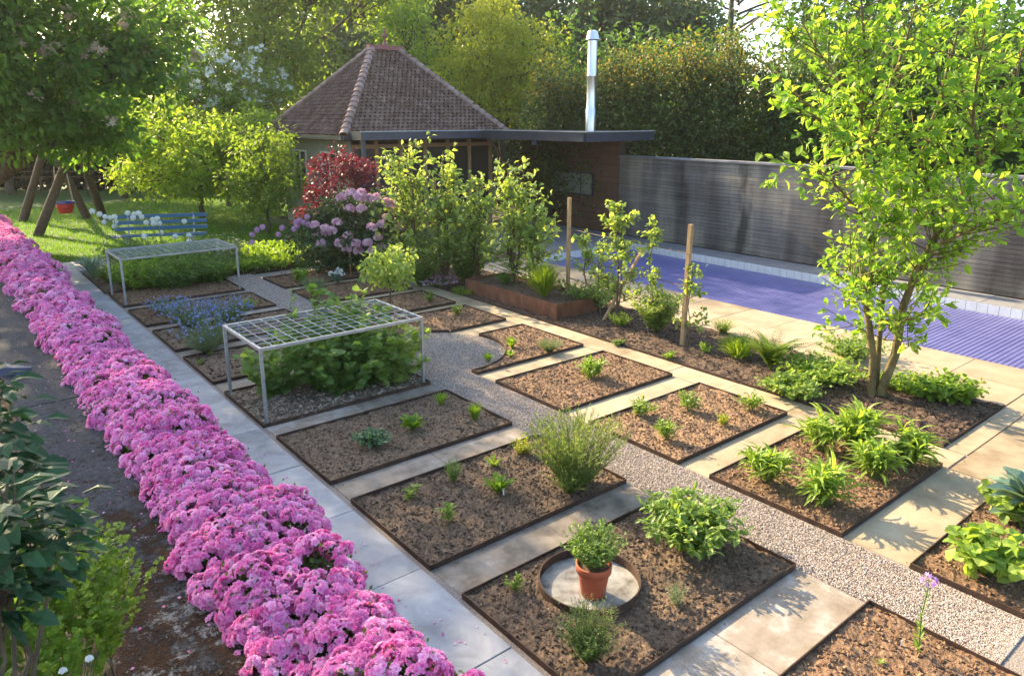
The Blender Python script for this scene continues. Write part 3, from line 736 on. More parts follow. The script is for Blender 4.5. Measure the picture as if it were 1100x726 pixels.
# drop trusses sitting too low on the ledge side now and then so that leaves show
ok = (p2[:, 2] > .22) | (rng.random(len(p2)) < .65); leafp = np.concatenate([leafp, p2[~ok]]); p2, d2 = p2[ok], d2[ok]
nf = 11
idx = np.repeat(np.arange(len(p2)), nf)
dd = nrm(d2[idx] * .9 + rdir(len(idx)) * .85)
tr = (.048 + .018 * rng.random(len(p2)))[idx]
fp = p2[idx] + dd * tr[:, None]
s = (.021 + .013 * rng.random(len(idx))) * np.where(fp[:, 1] > 13, 1.25, 1)
tc = np.clip(.5 + .22 * rng.normal(size=len(p2)), 0, 1)[idx]
AV, AF, AR = inst(AZ, fp, nrm(np.cross(dd, rdir(len(idx)))), dd, s, np.clip(tc * .45 + .4 * rng.random(len(idx)), 0, 1))
throat = np.clip(np.hypot(AZ[0][:, 0], AZ[0][:, 1]), 0, 1); AR = np.clip(AR + np.tile(throat * .42 - .20, len(idx)), 0, 1)
mk('blossom', [(AV, AF, AR)], Fl['pink'], hd)
lp = np.concatenate([np.repeat(leafp, 14, 0), np.repeat(p2, 5, 0)]); lp = lp + rng.normal(size=lp.shape) * .035
mk('foliage', [inst(LQ, lp, nrm(rdir(len(lp)) + [0, 0, .5]), rdir(len(lp)), .022 + .02 * rng.random(len(lp)))], L['azalea'], hd)
SPH = None
def ico(c, r, seg=10, rings=6):
    V = [(c[0], c[1], c[2] + r[2])]
    for i in range(1, rings):
        a = math.pi * i / rings
        for j in range(seg):
            b = 2 * math.pi * j / seg; V.append((c[0] + r[0] * math.sin(a) * math.cos(b), c[1] + r[1] * math.sin(a) * math.sin(b), c[2] + r[2] * math.cos(a)))
    V.append((c[0], c[1], c[2] - r[2])); F = []
    for j in range(seg): F.append((0, 1 + j, 1 + (j + 1) % seg))
    Q = []
    for i in range(rings - 2):
        for j in range(seg): a = 1 + i * seg; Q += [(a + j, a + seg + j, a + seg + (j + 1) % seg), (a + j, a + seg + (j + 1) % seg, a + (j + 1) % seg)]
    e = len(V) - 1; a = 1 + (rings - 2) * seg
    for j in range(seg): F.append((e, a + (j + 1) % seg, a + j))
    return np.array(V), np.array(F + Q)
# woody inside of the hedge: thousands of short twigs
tw = mc[np.repeat(np.arange(len(mc)), 26)]; dd = rdir(len(tw), -.3)
P_ = np.stack([tw * [1, 1, 0] + [0, 0, .02] + dd * .04, tw + dd * .10, tw + dd * mr[np.repeat(np.arange(len(mc)), 26)] * .95], 1)
mk('stem', [tubes(P_, [.006, .004, .002], 3)], M['twig'], hd)
lp = np.repeat(mc, 120, 0); dd = rdir(len(lp)); lp = lp + dd * np.repeat(mr, 120, 0) * (.55 + .3 * rng.random((len(lp), 1)))
mk('inner_foliage', [inst(LQW, lp, rdir(len(lp)), dd, .05)], L['azalea'], hd)

# moss crumbs and grit lying on the old ledge
n = 5200; px = rng.uniform(.50, 1.13, n); py = 2.0 + 12 * rng.random(n) ** 1.5
k = np.array([noise.fractal(Vector((a * 3, b_ * 3, 5.)), .8, 2.2, 4) for a, b_ in zip(px, py)]); ok = k > .0; px, py = px[ok], py[ok]; n = len(px); s = .003 + .009 * rng.random(n) ** 3
tag(mk('moss_crumbs', [inst(CL, np.stack([px, py, np.full(n, .449) + s * .2], -1), rdir(n), nrm(rdir(n) * .5 + [0, 0, 1]), s)], M['soil_dark']), 'dry brown moss crumbs and grit lying on the old stone ledge', 'moss', kind='stuff')
# dropped petals and soil crumbs on the paving
n = 420; px = np.where(rng.random(n) < .75, 2.1 + .6 * rng.random(n) ** 1.6, rng.uniform(.55, 1.1, n)); py = 2.4 + 16 * rng.random(n) ** 1.4; pz = np.where(px > 1.5, .006, .458)
tag(mk('fallen_petals', [inst(LQW, np.stack([px, py, pz], -1), nrm(rdir(n) * [1, 1, .1]), nrm(rdir(n) * .25 + [0, 0, 1]), .018 + .012 * rng.random(n))], Fl['pink']), 'loose pink petals scattered on the slab path and ledge beside the azaleas', 'petals', kind='stuff')
n = 5200; px = rng.uniform(2.82, 8.5, n); py = .3 + 13 * rng.random(n) ** 1.2
row = np.zeros(n, bool)
for rows, xa, xb in ((rowsL, 2.82, 5.16), (rowsR, 5.92, 8.5)):
    for a, b in zip(rows[:-1], rows[1:]):
        e = np.minimum(py - a[1], b[0] - py); row |= (px > xa) & (px < xb) & (e > .012) & (rng.random(n) < np.exp(-e / .05))
row |= (px > 8.07) & (rng.random(n) < np.exp(-(8.53 - px) / .07) + .02)
px, py = px[row], py[row]; n = len(px); s = .003 + .006 * rng.random(n) ** 3
tag(mk('soil_crumbs', [inst(CL, np.stack([px, py, np.full(n, .001) + s * .4], -1), rdir(n), rdir(n), s)], M['soil']), 'fine soil crumbs spilled along the edges of the paving strips', 'soil crumbs', kind='stuff')

# ------------------------------------------------------------------ pot, ring and small things in the near beds
c = np.array([3.68, 3.57, 0.])
t = thing('plant_dish', 'round steel ring with a bleached concrete floor sunk in the bed under the terracotta pot', 'ring', c)
mk('steel_ring', [lathe(c, [(.405, -.06), (.405, .075), (.394, .075), (.394, -.06)], 64)], M['edging'], t, smooth=False)
mk('concrete_floor', [lathe(c, [(.393, -.0), (.30, .006), (.001, .008)], 48)], M['dish'], t)
px = c[:2] + .37 * np.sqrt(rng.random((70, 1))) * (lambda a: np.stack([np.cos(a), np.sin(a)], -1))(rng.random(70) * 2.2 + 2.3)
0 and mk('crumbs', [inst(CL, np.concatenate([px, np.full((70, 1), .012)], 1), rdir(70), rdir(70), .004 + .006 * rng.random(70))], M['soil_dark'], t)
pc = g(637, 637, .01); pc[2] = .008
t = thing('terracotta_pot', 'orange terracotta pot filled with a bushy light green herb', 'plant pot', pc)
mk('pot', [lathe(pc, [(.001, .0), (.088, .0), (.094, .01), (.122, .20), (.124, .205), (.137, .207), (.141, .265), (.138, .272), (.128, .272), (.124, .262), (.120, .235)], 40)], M['terracotta'], t, smooth=True)
mk('potting_soil', [lathe(pc, [(.121, .238), (.06, .243), (.001, .246)], 24)], M['soil_dark'], t)
P = stems(pc + [0, 0, .24], 80, .34, .21, .06, curve=.2)
p, d, tt = along(P, 22, .25)
s = .042 * (.7 + .5 * rng.random(len(p)))
mk('foliage', [inst(LM, p, nrm(d * .6 + rdir(len(p)) * [1, 1, .4]), nrm(np.array([0, 0, 1.]) + .5 * rdir(len(p))), np.stack([s * .8, s, s], -1))], L['herb'], t)
mk('stem', [tubes(P, [.003, .0028, .0025, .002, .0018, .0015], 3)], M['stem'], t)

G6 = 'young plants set out in the beds'
# nearest bed (bottom right): tall lilac flower
b = g(985, 705); b[2] = 0
t = thing('dames_rocket', 'single tall stem with a lilac flower cluster on top in the bottom right bed', 'flower', b)
P = np.array([[b, b + [.01, .005, .16], b + [-.005, .01, .33], b + [.005, 0, .50], b + [.0, .0, .60]]]); p, d, tt = along(P, 46, .06, .92)
s = .075 * (1.15 - tt)
mk('foliage', [inst(LM, p, nrm(d * .8 + rdir(len(p)) * [1, 1, .3]), nrm(rdir(len(p)) * .5 + [0, 0, 1]), np.stack([s * .65, s, s], -1))], L['sage'], t)
mk('stem', [tubes(P, [.005, .0045, .004, .0035, .003], 5)], M['stem'], t)
q = P[0, -1] + rdir(26) * [.045, .045, .035]
mk('flower', [inst(FLW, q, rdir(26), nrm(q - P[0, -1] + [0, 0, .02]), .019)], Fl['purple'], t)
tag(mk('plant_label', [box(-.012, .012, -.001, .001, 0, .05)], M['tag'], origin=(0, 0, 0)), 'small pale label stuck in the soil beside the lilac flower', 'label').location = list(g(968, 694) + [0, 0, .0])
rosette('seedling', 'tiny two leaved green seedling in the bottom right bed, left of the lilac flower', 'seedling', g(944, 712), 7, .05, .022, L['spring'], 50, 10)

# bed 7
herb('sage_plant', 'big rounded sage plant with bright green leaves at the right end of the pot bed', 'sage', g(742, 588), 130, .46, .46, .13, LM, L['sage'], per=15, lw=.95, upw=.5, droop=.25, t0=.3, stemr=.004, curve=.2)
herb('thyme_bush', 'fine leaved thyme bush in front of the terracotta pot', 'herb', g(632, 712), 190, .46, .25, .024, LM, L['herb'], per=34, lw=.9, upw=.6, t0=.15, stemr=.0022, curve=.3, stemmat=M['twig'])
herb('seedling', 'small upright green seedling between the steel ring and the slab path', 'seedling', g(551, 634), 6, .18, .05, .065, LM, L['sage'], per=9, lw=.8, taper=.1, stemr=.002)
herb('seedling', 'wispy thin stemmed young herb right of the steel ring', 'herb', g(727, 650), 40, .2, .1, .03, LN2, L['grey'], per=16, lw=1.5, stemr=.0012)
# bed 6
herb('rosemary_bush', 'large feathery rosemary bush at the right end of its bed', 'rosemary', g(618, 520), 230, .80, .46, .042, LN2, L['rosem'], per=70, lw=1.5, upw=1.0, t0=.06, r0=.12, stemr=.0025, curve=.25, stemmat=M['twig'], taper=.1)
herb('rosemary_shoot', 'low dark rosemary shoots at the foot of the large rosemary bush', 'rosemary', g(612, 530), 120, .42, .34, .035, LN2, L['rosem'], per=44, lw=1.3, upw=.9, stemr=.002)
herb('seedling', 'small pale seedling, leftmost in the bed of the rosemary', 'seedling', g(441, 537), 7, .18, .05, .07, LM, L['sage'], per=7, lw=.9, taper=.1, stemr=.002)
herb('seedling', 'pale seedling with a tilted stem, second from the left in the rosemary bed', 'seedling', g(480, 562), 7, .22, .06, .075, LM, L['sage'], per=8, lw=.9, taper=.1, stemr=.002)
herb('dill_plant', 'thin feathery dill like plant near the back edge of the rosemary bed', 'herb', g(487, 518), 50, .28, .09, .04, LN2, L['herb'], per=30, lw=.8, stemr=.0015)
rosette('chard_plant', 'bright green leafy rosette in front of the rosemary bush', 'leafy plant', g(535, 530), 34, .24, .055, L['spring'], 68, 5)
rosette('young_plant', 'small yellowish tuft behind the bright leafy rosette in the rosemary bed', 'young plant', g(530, 501), 34, .16, .02, L['tyel'], 60, 10)
herb('young_plant', 'small orange tinged low plant left of the rosemary bush', 'young plant', g(562, 488), 50, .2, .14, .04, LM, L['tgold'], per=14, stemr=.0015)
for (x, y, l) in ((541, 533, 'white plant label standing in front of the bright leafy rosette'), (524, 503, 'white plant label behind the bright leafy rosette')):
    b = g(x, y)
    tag(mk('plant_label', [bar(b, b + [.004, .01, .085], .018, .002)], M['tag'], origin=b), l, 'label')
# bed 5
herb('young_plant', 'low bluish toothed plant, leftmost of four in the bed before the raspberry frame', 'young plant', g(400, 480), 60, .18, .20, .075, LL, L['blueish'], per=6, lw=.7, t0=.4, taper=.1, stemr=.002)
rosette('lettuce_plant', 'bright green leafy rosette, second of four plants in the bed before the raspberry frame', 'leafy plant', g(443, 461), 44, .23, .07, L['spring'], 62, 0)
rosette('chive_clump', 'small yellow green tuft at the back of the bed before the raspberry frame', 'herb', g(474, 436), 60, .20, .018, L['spring'], 75, 40)
rosette('chive_clump', 'bright green chive clump, rightmost in the bed before the raspberry frame', 'chives', g(510, 452), 170, .24, .011, L['spring'], 80, 55, r0=.02, ev=9)
# cage bed: raspberries
def raspberry(base, h, sp, lab, mat=L['rasp'], n=20, name='raspberry_bush'):
    return herb(name, lab, 'raspberry bush', base, n, h, sp * 1.15, .15, LL, mat, per=24, lw=1.0, upw=.3, droop=.1, t0=.08, r0=.12, stemr=.004, taper=.2, curve=.1, stemmat=M['stem'], hv=.62, group='raspberry canes under the wire frame')
raspberry((3.35, 9.15, .0), 1.0, .40, 'shorter raspberry bush at the left end under the nearer frame')
raspberry((3.95, 9.0, .0), 1.25, .42, 'dense dark green raspberry bush in the middle under the nearer frame')
raspberry((4.45, 8.8, .0), 1.35, .36, 'tall raspberry bush pushing through the right part of the frame grid')
raspberry((5.0, 8.95, .0), 1.05, .38, 'sunlit yellow green raspberry bush around the right legs of the nearer frame', L['apple'])
raspberry((4.0, 9.5, .0), 1.45, .40, 'tallest raspberry shoots rising above the back of the nearer frame')
raspberry((4.5, 9.35, .0), 1.6, .4, 'raspberry bush pushing through the grid right of the tallest shoots')
raspberry((4.1, 8.65, .0), .8, .42, 'low leafy raspberry growth at the front edge under the nearer frame')
raspberry((4.75, 8.6, .0), .8, .36, 'low sunlit raspberry growth at the right front corner under the nearer frame', L['apple'])
raspberry((4.9, 9.5, .0), 1.3, .3, 'raspberry shoots rising above the back right corner of the frame', L['apple'], 14)
# right column
herb('herbaceous_plant', 'single bright leafy plant in an otherwise empty sunlit bed', 'young plant', g(634, 405), 28, .34, .22, .13, LM, L['hosta'], per=9, lw=.9, upw=.5, t0=.2, stemr=.003)
YS = 1.35
for x, y, h, sp, l in ((690, 447, .18, .13, 'leftmost of the five small perennials in their bed'), (740, 442, .22, .11, 'upright small perennial at the back middle of the bed of five'),
                       (716, 473, .22, .11, 'front small perennial nearest the gravel in the bed of five'), (776, 457, .12, .06, 'tiny orange tinted young plant between the others in the bed of five'),
                       (807, 441, .19, .15, 'wider small perennial at the right corner of the bed of five')):
    herb('young_plant', l, 'young plant', g(x, y), 18, h * YS, sp * YS, .105 if h > .13 else .06, LM, L['sage'] if h > .13 else L['tgold'], per=9, lw=.8, upw=.6, t0=.2, stemr=.0025, group=G6)
for x, y, h, sp, n, l in ((823, 520, .36, .20, 30, 'leftmost leafy perennial in the crowded sunlit bed'), (885, 545, .42, .20, 32, 'leafy perennial nearest the gravel in the crowded sunlit bed'),
                          (880, 484, .40, .22, 30, 'leafy perennial at the back left of the crowded sunlit bed'), (918, 488, .50, .26, 44, 'tallest and densest perennial clump in the crowded sunlit bed'),
                          (938, 515, .38, .24, 34, 'low spreading perennial in the middle of the crowded sunlit bed'), (975, 502, .44, .26, 30, 'perennial with wide arching leaves at the right corner of the crowded sunlit bed')):
    h *= 1.2; sp *= 1.25; b = g(x, y); th = thing('herbaceous_plant', l, 'perennial', b, 'leafy perennials crowding one bed')
    P = stems(b, n, h * .75, sp * .6, .03, curve=.3); p, d, tt = along(P, 5, .2, 1)
    s = .17 * (.6 + .6 * rng.random(len(p))) * (h / .42)
    V = arch(p, len(p), 1, .2, 40, -45, K=5, wp=.8)
    V = arch(p, len(p), .27 * h / .42, .05, 55, -40, K=5, wp=.85, r0=0, ev=25)
    mk('foliage', [V], L['hosta'] if sp > .22 else L['sage'], th); mk('stem', [tubes(P, np.linspace(.004, .002, 6), 4)], M['stem'], th)
herb('lavender_bush', 'rounded grey green lavender cushion in the bed with the curved end', 'lavender', g(590, 379), 150, .24, .24, .04, LN2, L['grey'], per=26, lw=1.1, upw=1, t0=.3, stemr=.0015)
rosette('young_plant', 'bright green tuft with a white label in the middle of the curved bed', 'young plant', g(550, 374), 34, .22, .035, L['spring'], 70, 30)
rosette('young_plant', 'small bright clump nearest the gravel in the curved bed', 'young plant', g(525, 388), 32, .17, .03, L['spring'], 65, 20)
rosette('young_plant', 'small tuft in front of the taller tuft in the curved bed', 'young plant', g(548, 383), 22, .13, .03, L['spring'], 60, 20)
herb('young_plant', 'small yellow green plant at the back of the bed beyond the round gravel place', 'young plant', g(491, 338), 20, .22, .12, .07, LM, L['sage'], per=9, stemr=.002)
herb('young_plant', 'small plant at the back right of the small bed right of the standard tree', 'young plant', g(462, 325), 18, .25, .12, .08, LM, L['sage'], per=8, stemr=.002)
herb('variegated_shrub', 'round cream variegated bushlet at the left end of a far bed', 'shrub', g(338, 318), 120, .44, .34, .05, LM, L['grey'], per=22, lw=.9, t0=.2, stemr=.002)
herb('leafy_plant', 'upright bright green plant at the left of the farthest bed', 'young plant', g(323, 305), 26, .38, .24, .14, LM, L['spring'], per=10, stemr=.003)
herb('lambs_ear', 'silvery plant with a whitish flower spike beside the thin cane', 'flower', g(363, 305), 20, .38, .16, .09, LM, L['hostab'], per=12, flower=Fl['white'], fsize=.03, fper=6)
b = g(377, 296); tag(mk('cane', [bar(b, b + [0, 0, .95], .018)], M['stake'], origin=b), 'thin straight garden cane in the farthest bed, in front of the rhododendron', 'cane')
herb('young_plant', 'small pale cabbage like plant in the dark bed right of the blue flowers', 'young plant', g(268, 331), 14, .2, .12, .1, LW, L['hosta'], per=6)
for x, y, l in ((215, 392, 'left seedling in the narrow bed in front of the blue flowers'), (226, 383, 'right seedling in the narrow bed in front of the blue flowers')):
    herb('seedling', l, 'seedling', g(x, y), 6, .1, .05, .05, LM, L['sage'], per=7, stemr=.002)
# standard tree
b = g(421, 352)
t = thing('standard_tree', 'small standard fruit tree with a round yellow green head tied to two short posts', 'tree', b)
top = b + [0, 0, .78]
mk('trunk', [limb(b, top, .018, .014, 5, 0), limb(top, top + [-.22, .05, .22], .012, .006, 4), limb(top, top + [.25, -.1, .2], .012, .006, 4), limb(top, top + [0, .1, .35], .012, .006, 4)], M['bark'], t, smooth=True)
cs = top + [0, 0, .34] + rdir(60) * [.42, .38, .32] * rng.uniform(.6, 1.1, (60, 1))
mk('crown', [clumps(cs, .13, 18, .09, LW, 1.0)], L['apple'], t)
for dx, l in ((-.1, 'left short post beside the little standard tree'), (.07, 'right short post beside the little standard tree')):
    q = b + rt * dx + [0, 0, 0]; tag(mk('post', [bar(q, q + [0, 0, .5], .035)], M['stake'], origin=q), l, 'post')
# rim bed at the right edge
for x, y, l, m, n, h, sp, lf in ((1058, 618, 'lime green broad leaved clump at the right edge', L['hosta'], 48, .40, .34, .13), (1090, 560, 'darker broad leaved clump at the far right edge behind the lime green one', L['sage'], 40, .36, .30, .12)):
    herb('leafy_clump', l, 'perennial', g(x, y), n, h, sp, lf, LW, m, per=9, lw=1.25, t0=.35, upw=.2, droop=.1, stemr=.003, taper=.1)
rosette('blue_hosta', 'large blue grey hosta entering the picture at the right edge', 'hosta', g(1112, 572), 46, .72, .20, L['hostab'], 72, -25, wp=1.25)
herb('small_weed', 'thin upright weed with small leaves at the corner of the lime green clump', 'weed', g(1040, 590), 8, .28, .07, .05, LM, L['spring'], per=12, stemr=.002)

# ---------- wire frames
def frame(label, x0, x1, y0, y1, h, spikes=True):
    t = thing('wire_frame', label, 'plant frame', ((x0 + x1) / 2, (y0 + y1) / 2, 0), 'metal support frames over the beds')
    for x in (x0, x1):
        for y in (y0, y1): mk('leg', [bar((x, y, -.03), (x, y, h), .036)], M['galv'], t)
    r = .036
    mk('top_rail', [bar((x0 - .018, y0, h + r / 2), (x1 + .018, y0, h + r / 2), r), bar((x0 - .018, y1, h + r / 2), (x1 + .018, y1, h + r / 2), r),
                    bar((x0, y0 + .02, h + r / 2 - .001), (x0, y1 - .02, h + r / 2 - .001), r), bar((x1, y0 + .02, h + r / 2 - .001), (x1, y1 - .02, h + r / 2 - .001), r)], M['galv'], t)
    Q = []
    nx = int((x1 - x0) / .15)
    for i in range(1, nx): x = x0 + (x1 - x0) * i / nx; Q.append(tubes([[(x, y0, h + .03), (x, (y0 + y1) / 2, h + .026), (x, y1, h + .03)]], .0042, 5))
    nyy = int((y1 - y0) / .15)
    for i in range(1, nyy): y = y0 + (y1 - y0) * i / nyy; Q.append(tubes([[(x0, y, h + .04), ((x0 + x1) / 2, y, h + .036), (x1, y, h + .04)]], .0042, 5))
    mk('wire_grid', Q, M['white_metal'], t)
frame('galvanised wire frame over the raspberries, nearer of the two', 2.87, 5.10, 8.26, 9.55, .93)
frame('galvanised wire frame farther away in front of the blue bench', 2.87, 5.10, 15.62, 16.9, .92)

# ---------- blue flowers
def blueplant(b, r, h, l, n=170):
    herb('forget_me_not', l, 'flower', b, n, h, r, .055, LN2, L['blueish'], r0=.12, hv=.45, per=26, lw=1.3, upw=.9, stemr=.002, flower=Fl['blue'], fsize=.02, fper=2, curve=.3, t0=.1)
blueplant(g(226, 372), .52, .60, 'tall airy bush of blue flowers, nearest of the blue patch')
blueplant(g(205, 350), .45, .50, 'blue flowering bush at the left of the blue patch')
blueplant(g(245, 345), .40, .50, 'blue flowering bush at the right of the blue patch')
blueplant(g(180, 335), .35, .32, 'low sparse blue flowers at the far left of the blue patch', 110)
herb('lavender_foliage', 'grey green base growth under the nearest blue flowers', 'shrub', g(222, 380), 160, .34, .36, .05, LN2, L['grey'], per=24, lw=1.2, upw=1, stemr=.0015)
# plants in and around the far frame
far = [(152, 309, .6, .38, L['spring'], 'yellow green bushy plant under the left of the far frame'), (188, 308, .62, .42, L['rasp'], 'green bushy plant under the middle of the far frame'),
       (224, 303, .70, .42, L['rasp'], 'tall leafy bush under the right of the far frame'), (240, 288, .75, .40, L['grey'], 'pale leaved bush behind the right leg of the far frame'),
       (170, 285, .6, .5, L['rasp'], 'leafy bush behind the far frame'), (205, 283, .6, .5, L['spring'], 'light green bush behind the middle of the far frame'), (140, 284, .6, .5, L['herb'], 'rounded bush behind the left legs of the far frame'), (232, 279, .5, .5, L['rasp'], 'dark green bush between the far frame and the ground cover'), (168, 296, .6, .45, L['spring'], 'light green bush in the middle under the far frame'), (205, 292, .65, .45, L['rasp'], 'dark leafy bush just behind the middle of the far frame')]
for x, y, h, sp, m, l in far: herb('bushy_plant', l, 'shrub', g(x, y), 110, h * 1.2, sp * 1.2, .13, LM, m, per=16, lw=1.1, upw=.4, stemr=.004, t0=.05, r0=.28, hv=.5)
for x, y, l in ((118, 304, 'fine grassy mound left behind the far frame'), (136, 310, 'second fine grassy mound beside the far frame legs')):
    rosette('grass_mound', l, 'grass clump', g(x, y), 420, .5, .018, L['herb'], 80, -10, ev=16, r0=.04)
rosette('allium_leaves', 'clump of long strappy allium leaves beside the end of the slab path', 'leafy clump', g(100, 300), 60, .75, .05, L['hostab'], 76, 5)
rosette('allium_leaves', 'strappy leaf clump under the white alliums behind the far frame', 'leafy clump', g(140, 295), 50, .6, .045, L['spring'], 76, 5)
# ground cover
n = 9000; px = rng.uniform(5.2, 8.4, n); py = rng.uniform(17.2, 20.0, n); hh = .22 + .10 * np.array([noise.noise(Vector((a * 2, b_ * 2, 0))) for a, b_ in zip(px, py)])
hh *= np.clip((8.4 - px) * 3, .3, 1) * np.clip((px - 5.2) * 4, .3, 1)
o = mk('ground_cover', [inst(LM, np.stack([px, py, hh * (.5 + .5 * rng.random(n))], -1), nrm(rdir(n) + [0, 0, .5]), nrm(rdir(n) * .5 + [0, 0, 1]), .13 * (.6 + .6 * rng.random(n)))], L['spring'])
tag(o, 'dense low bright green ground cover in the bed before the lawn', 'ground cover', kind='stuff')
# alliums: white heads seen before the bench, mauve ones above the ground cover
def allium(head, foot, r, mat, label, grp, cat='allium'):
    head = np.array(head); foot = np.array(foot)
    t = thing('allium', label, cat, foot, grp)
    mid = (head + foot) / 2 + rng.normal(size=3) * .02
    mk('stem', [tubes([[foot, mid, head]], .006, 5)], M['stem'], t)
    d = rdir(90); mk('flower_head', [inst(FLW, head + d * r * .88, rdir(90), d, r * .30), ico(head, (r * .7,) * 3, 8, 6)], mat, t)
whites = [(99, 227), (107, 230), (113, 233), (112, 239), (118, 234), (123, 233), (124, 238), (123, 243), (137, 229), (144, 230), (149, 229), (143, 234), (152, 233), (157, 239), (164, 236), (169, 235), (165, 240), (171, 240), (198, 238), (173, 250), (155, 254), (188, 254), (203, 253), (203, 259)]
for k, (x, y) in enumerate(whites):
    dep = 16.6 + (k % 5) * .35
    hd_ = at(x, y, dep); ft = np.array([hd_[0] + rng.normal() * .04, hd_[1] + rng.normal() * .04, 0])
    allium(hd_, ft, .062, Fl['white'], 'white ball shaped allium on a tall stem between the far frame and the blue bench', 'white alliums before the bench')
for x, y in ((271, 252), (276, 247), (282, 244), (299, 252), (303, 245), (316, 246), (318, 239), (322, 237), (326, 239), (330, 233), (331, 241), (319, 243), (271, 260), (336, 243)):
    hd_ = at(x, y, 16.8); ft = np.array([hd_[0], hd_[1], 0]); allium(hd_, ft, .065, Fl['mauve'], 'mauve ball shaped allium on a tall stem above the bright ground cover', 'mauve alliums by the ground cover')

# ---------- bench
a, b = g(138, 271), g(210, 268); mid = (a + b) / 2; ux = nrm(b - a); uy = np.array([ux[1], -ux[0], 0]) ; uy = uy if uy @ np.array([0, -1, 0]) > 0 else -uy
t = thing('garden_bench', 'blue slatted garden bench with pale legs on the lawn edge', 'bench', mid)
def BP(u, v, z): return mid + ux * u + uy * v + [0, 0, z]
for k, z in enumerate((.62, .78, .94)):
    v = -.22 - .06 * k; mk('back_slat', [bar(BP(-1.2, v, z), BP(1.2, v, z), .025, .10)], M['blue'], t)
for v in (-.12, 0, .12, .24): mk('seat_slat', [bar(BP(-1.2, v, .46), BP(1.2, v, .46), .095, .03)], M['blue'], t)
for u in (-.85, .85):
    mk('leg', [bar(BP(u, .25, -.02), BP(u, .20, .44), .045), bar(BP(u, -.30, -.02), BP(u, -.16, .46), .045), bar(BP(u, -.20, .44), BP(u, -.365, 1.0), .04), bar(BP(u, -.18, .425), BP(u, .28, .425), .04)], M['castiron'], t)

# ---------- swing set of logs
D1 = 24.5
apA, apB = at(80, 150, 24.2), at(50, 150, 27.0)
t = thing('swing_frame', 'swing frame of thick leaning brown logs under the chestnut tree', 'swing set', (apA + apB) / 2 * [1, 1, 0])
def zero(p): p = np.array(p); p[2] = -.05; return p
for (x, y), ap, dd in (((40, 253), apA, 24), ((112, 236), apA, 24), ((24, 237), apB, 27), ((94, 234), apB, 27)):
    f = g(x, y); f[2] = -.05
    v = nrm(ap - f)
    mk('leg', [tubes([[f, (f + ap) / 2 + .02, ap + v * .3]], [.15, .135, .115], 10)], M['log'], t, smooth=True)
mk('beam', [tubes([[apA + nrm(apA - apB) * .4, (apA + apB) / 2, apB + nrm(apB - apA) * .4]], .12, 10)], M['log'], t, smooth=True)
sc_ = at(70, 221, 25.0)
t = thing('toddler_swing', 'red plastic bucket swing with a navy rim hanging from the log frame', 'swing', sc_)
mk('bucket', [lathe(sc_, [(.02, -.26), (.20, -.25), (.27, -.05), (.27, .08), (.25, .08), (.25, -.05), (.18, -.23)], 16)], M['redplastic'], t)
mk('rim', [lathe(sc_, [(.28, .081), (.305, .081), (.305, .14), (.28, .14), (.28, .081)], 16)], M['bluefab'], t)
bt = sc_ * [1, 1, 0] + [0, 0, (apA[2] + apB[2]) / 2]
mk('rope', [bar(sc_ + [sx * .25, sy * .1, .13], bt + [sx * .1, 0, 0], .018) for sx in (-1, 1) for sy in (-1, 1)], M['rope'], t)

# ---------- planter
t = thing('steel_planter', 'long rusty steel planter box holding grasses and fruit trees', 'planter', (9.3, 11, 0))
x0, x1, y0, y1, zt = 8.76, 9.82, 9.52, 12.4, .30
mk('panel', [box(x0, x0 + .012, y0, y1, -.02, zt)], M['corten'], t)
mk('panel', [box(x0 + .013, x1, y0, y0 + .012, -.02, zt - .001)], M['corten'], t)
mk('panel', [box(x1 - .012, x1, y0 + .013, y1, -.02, zt)], M['corten'], t)
mk('panel', [box(x0 + .013, x1 - .013, y1 - .012, y1, -.02, zt - .001)], M['corten'], t)
mk('soil', rough_patch(x0 + .014, x1 - .014, y0 + .014, y1 - .014, .24, .05, .03, 1500, .012, None), M['soil_dark'], t)

# ---------- stakes and trellis
def stake(x, y, h, label, w=.06, foot=None, top=None):
    b = g(x, y) if foot is None else np.array(foot, float); e = b + [0, 0, h] if top is None else np.array(top, float)
    V, F = bar(b - nrm(e - b) * .05, e, w)
    return tag(mk('timber_stake', [(V, F)], M['stake'], origin=b), label, 'stake', 'timber stakes of the espaliers')
sL = at(609, 322, 14.3); sL[2] = .2
stake(609, 322, 0, 'timber stake at the left end of the espalier before the pool', foot=(9.72, 10.25, .2), top=(9.72, 10.25, 2.12))
stake(733, 371, 0, 'tall free standing timber stake at the right end of the espalier before the pool', foot=g(733, 371), top=g(733, 371) + [.04, .0, 1.98], w=.065)
sR = g(733, 371)
stake(0, 0, 0, 'short slanting prop stake leaning through the espalier before the pool', foot=g(648, 345), top=at(690, 268, 13.4), w=.045)
A = np.array([9.72, 10.25]); B = sR[:2]
def on(f, z): return np.array([A[0] + (B[0] - A[0]) * f, A[1] + (B[1] - A[1]) * f, z])
for z, l in ((.55, 'lowest'), (.98, 'middle'), (1.52, 'upper')):
    tag(mk('training_rod', [tubes([[on(-.02, z), on(.3, z - .01), on(.7, z + .01), on(1.02, z)]], .008, 5)], M['twig'], origin=on(0, z)), l + ' horizontal rod between the two stakes before the pool', 'rod', 'horizontal training rods')
for x, y, hz, lab in ((469, 300, 2.3, 'pale stake inside the leftmost of the tall fruit trees'), (551, 314, 2.0, 'pale stake in the right one of the tall fruit trees by the planter'),):
    stake(x, y, hz, lab, w=.055, foot=g(x, y) + [0, 0, .0])
stake(0, 0, 0, 'slanting prop stake between the tall fruit trees', foot=g(497, 300), top=at(516, 226, 16.0), w=.05)

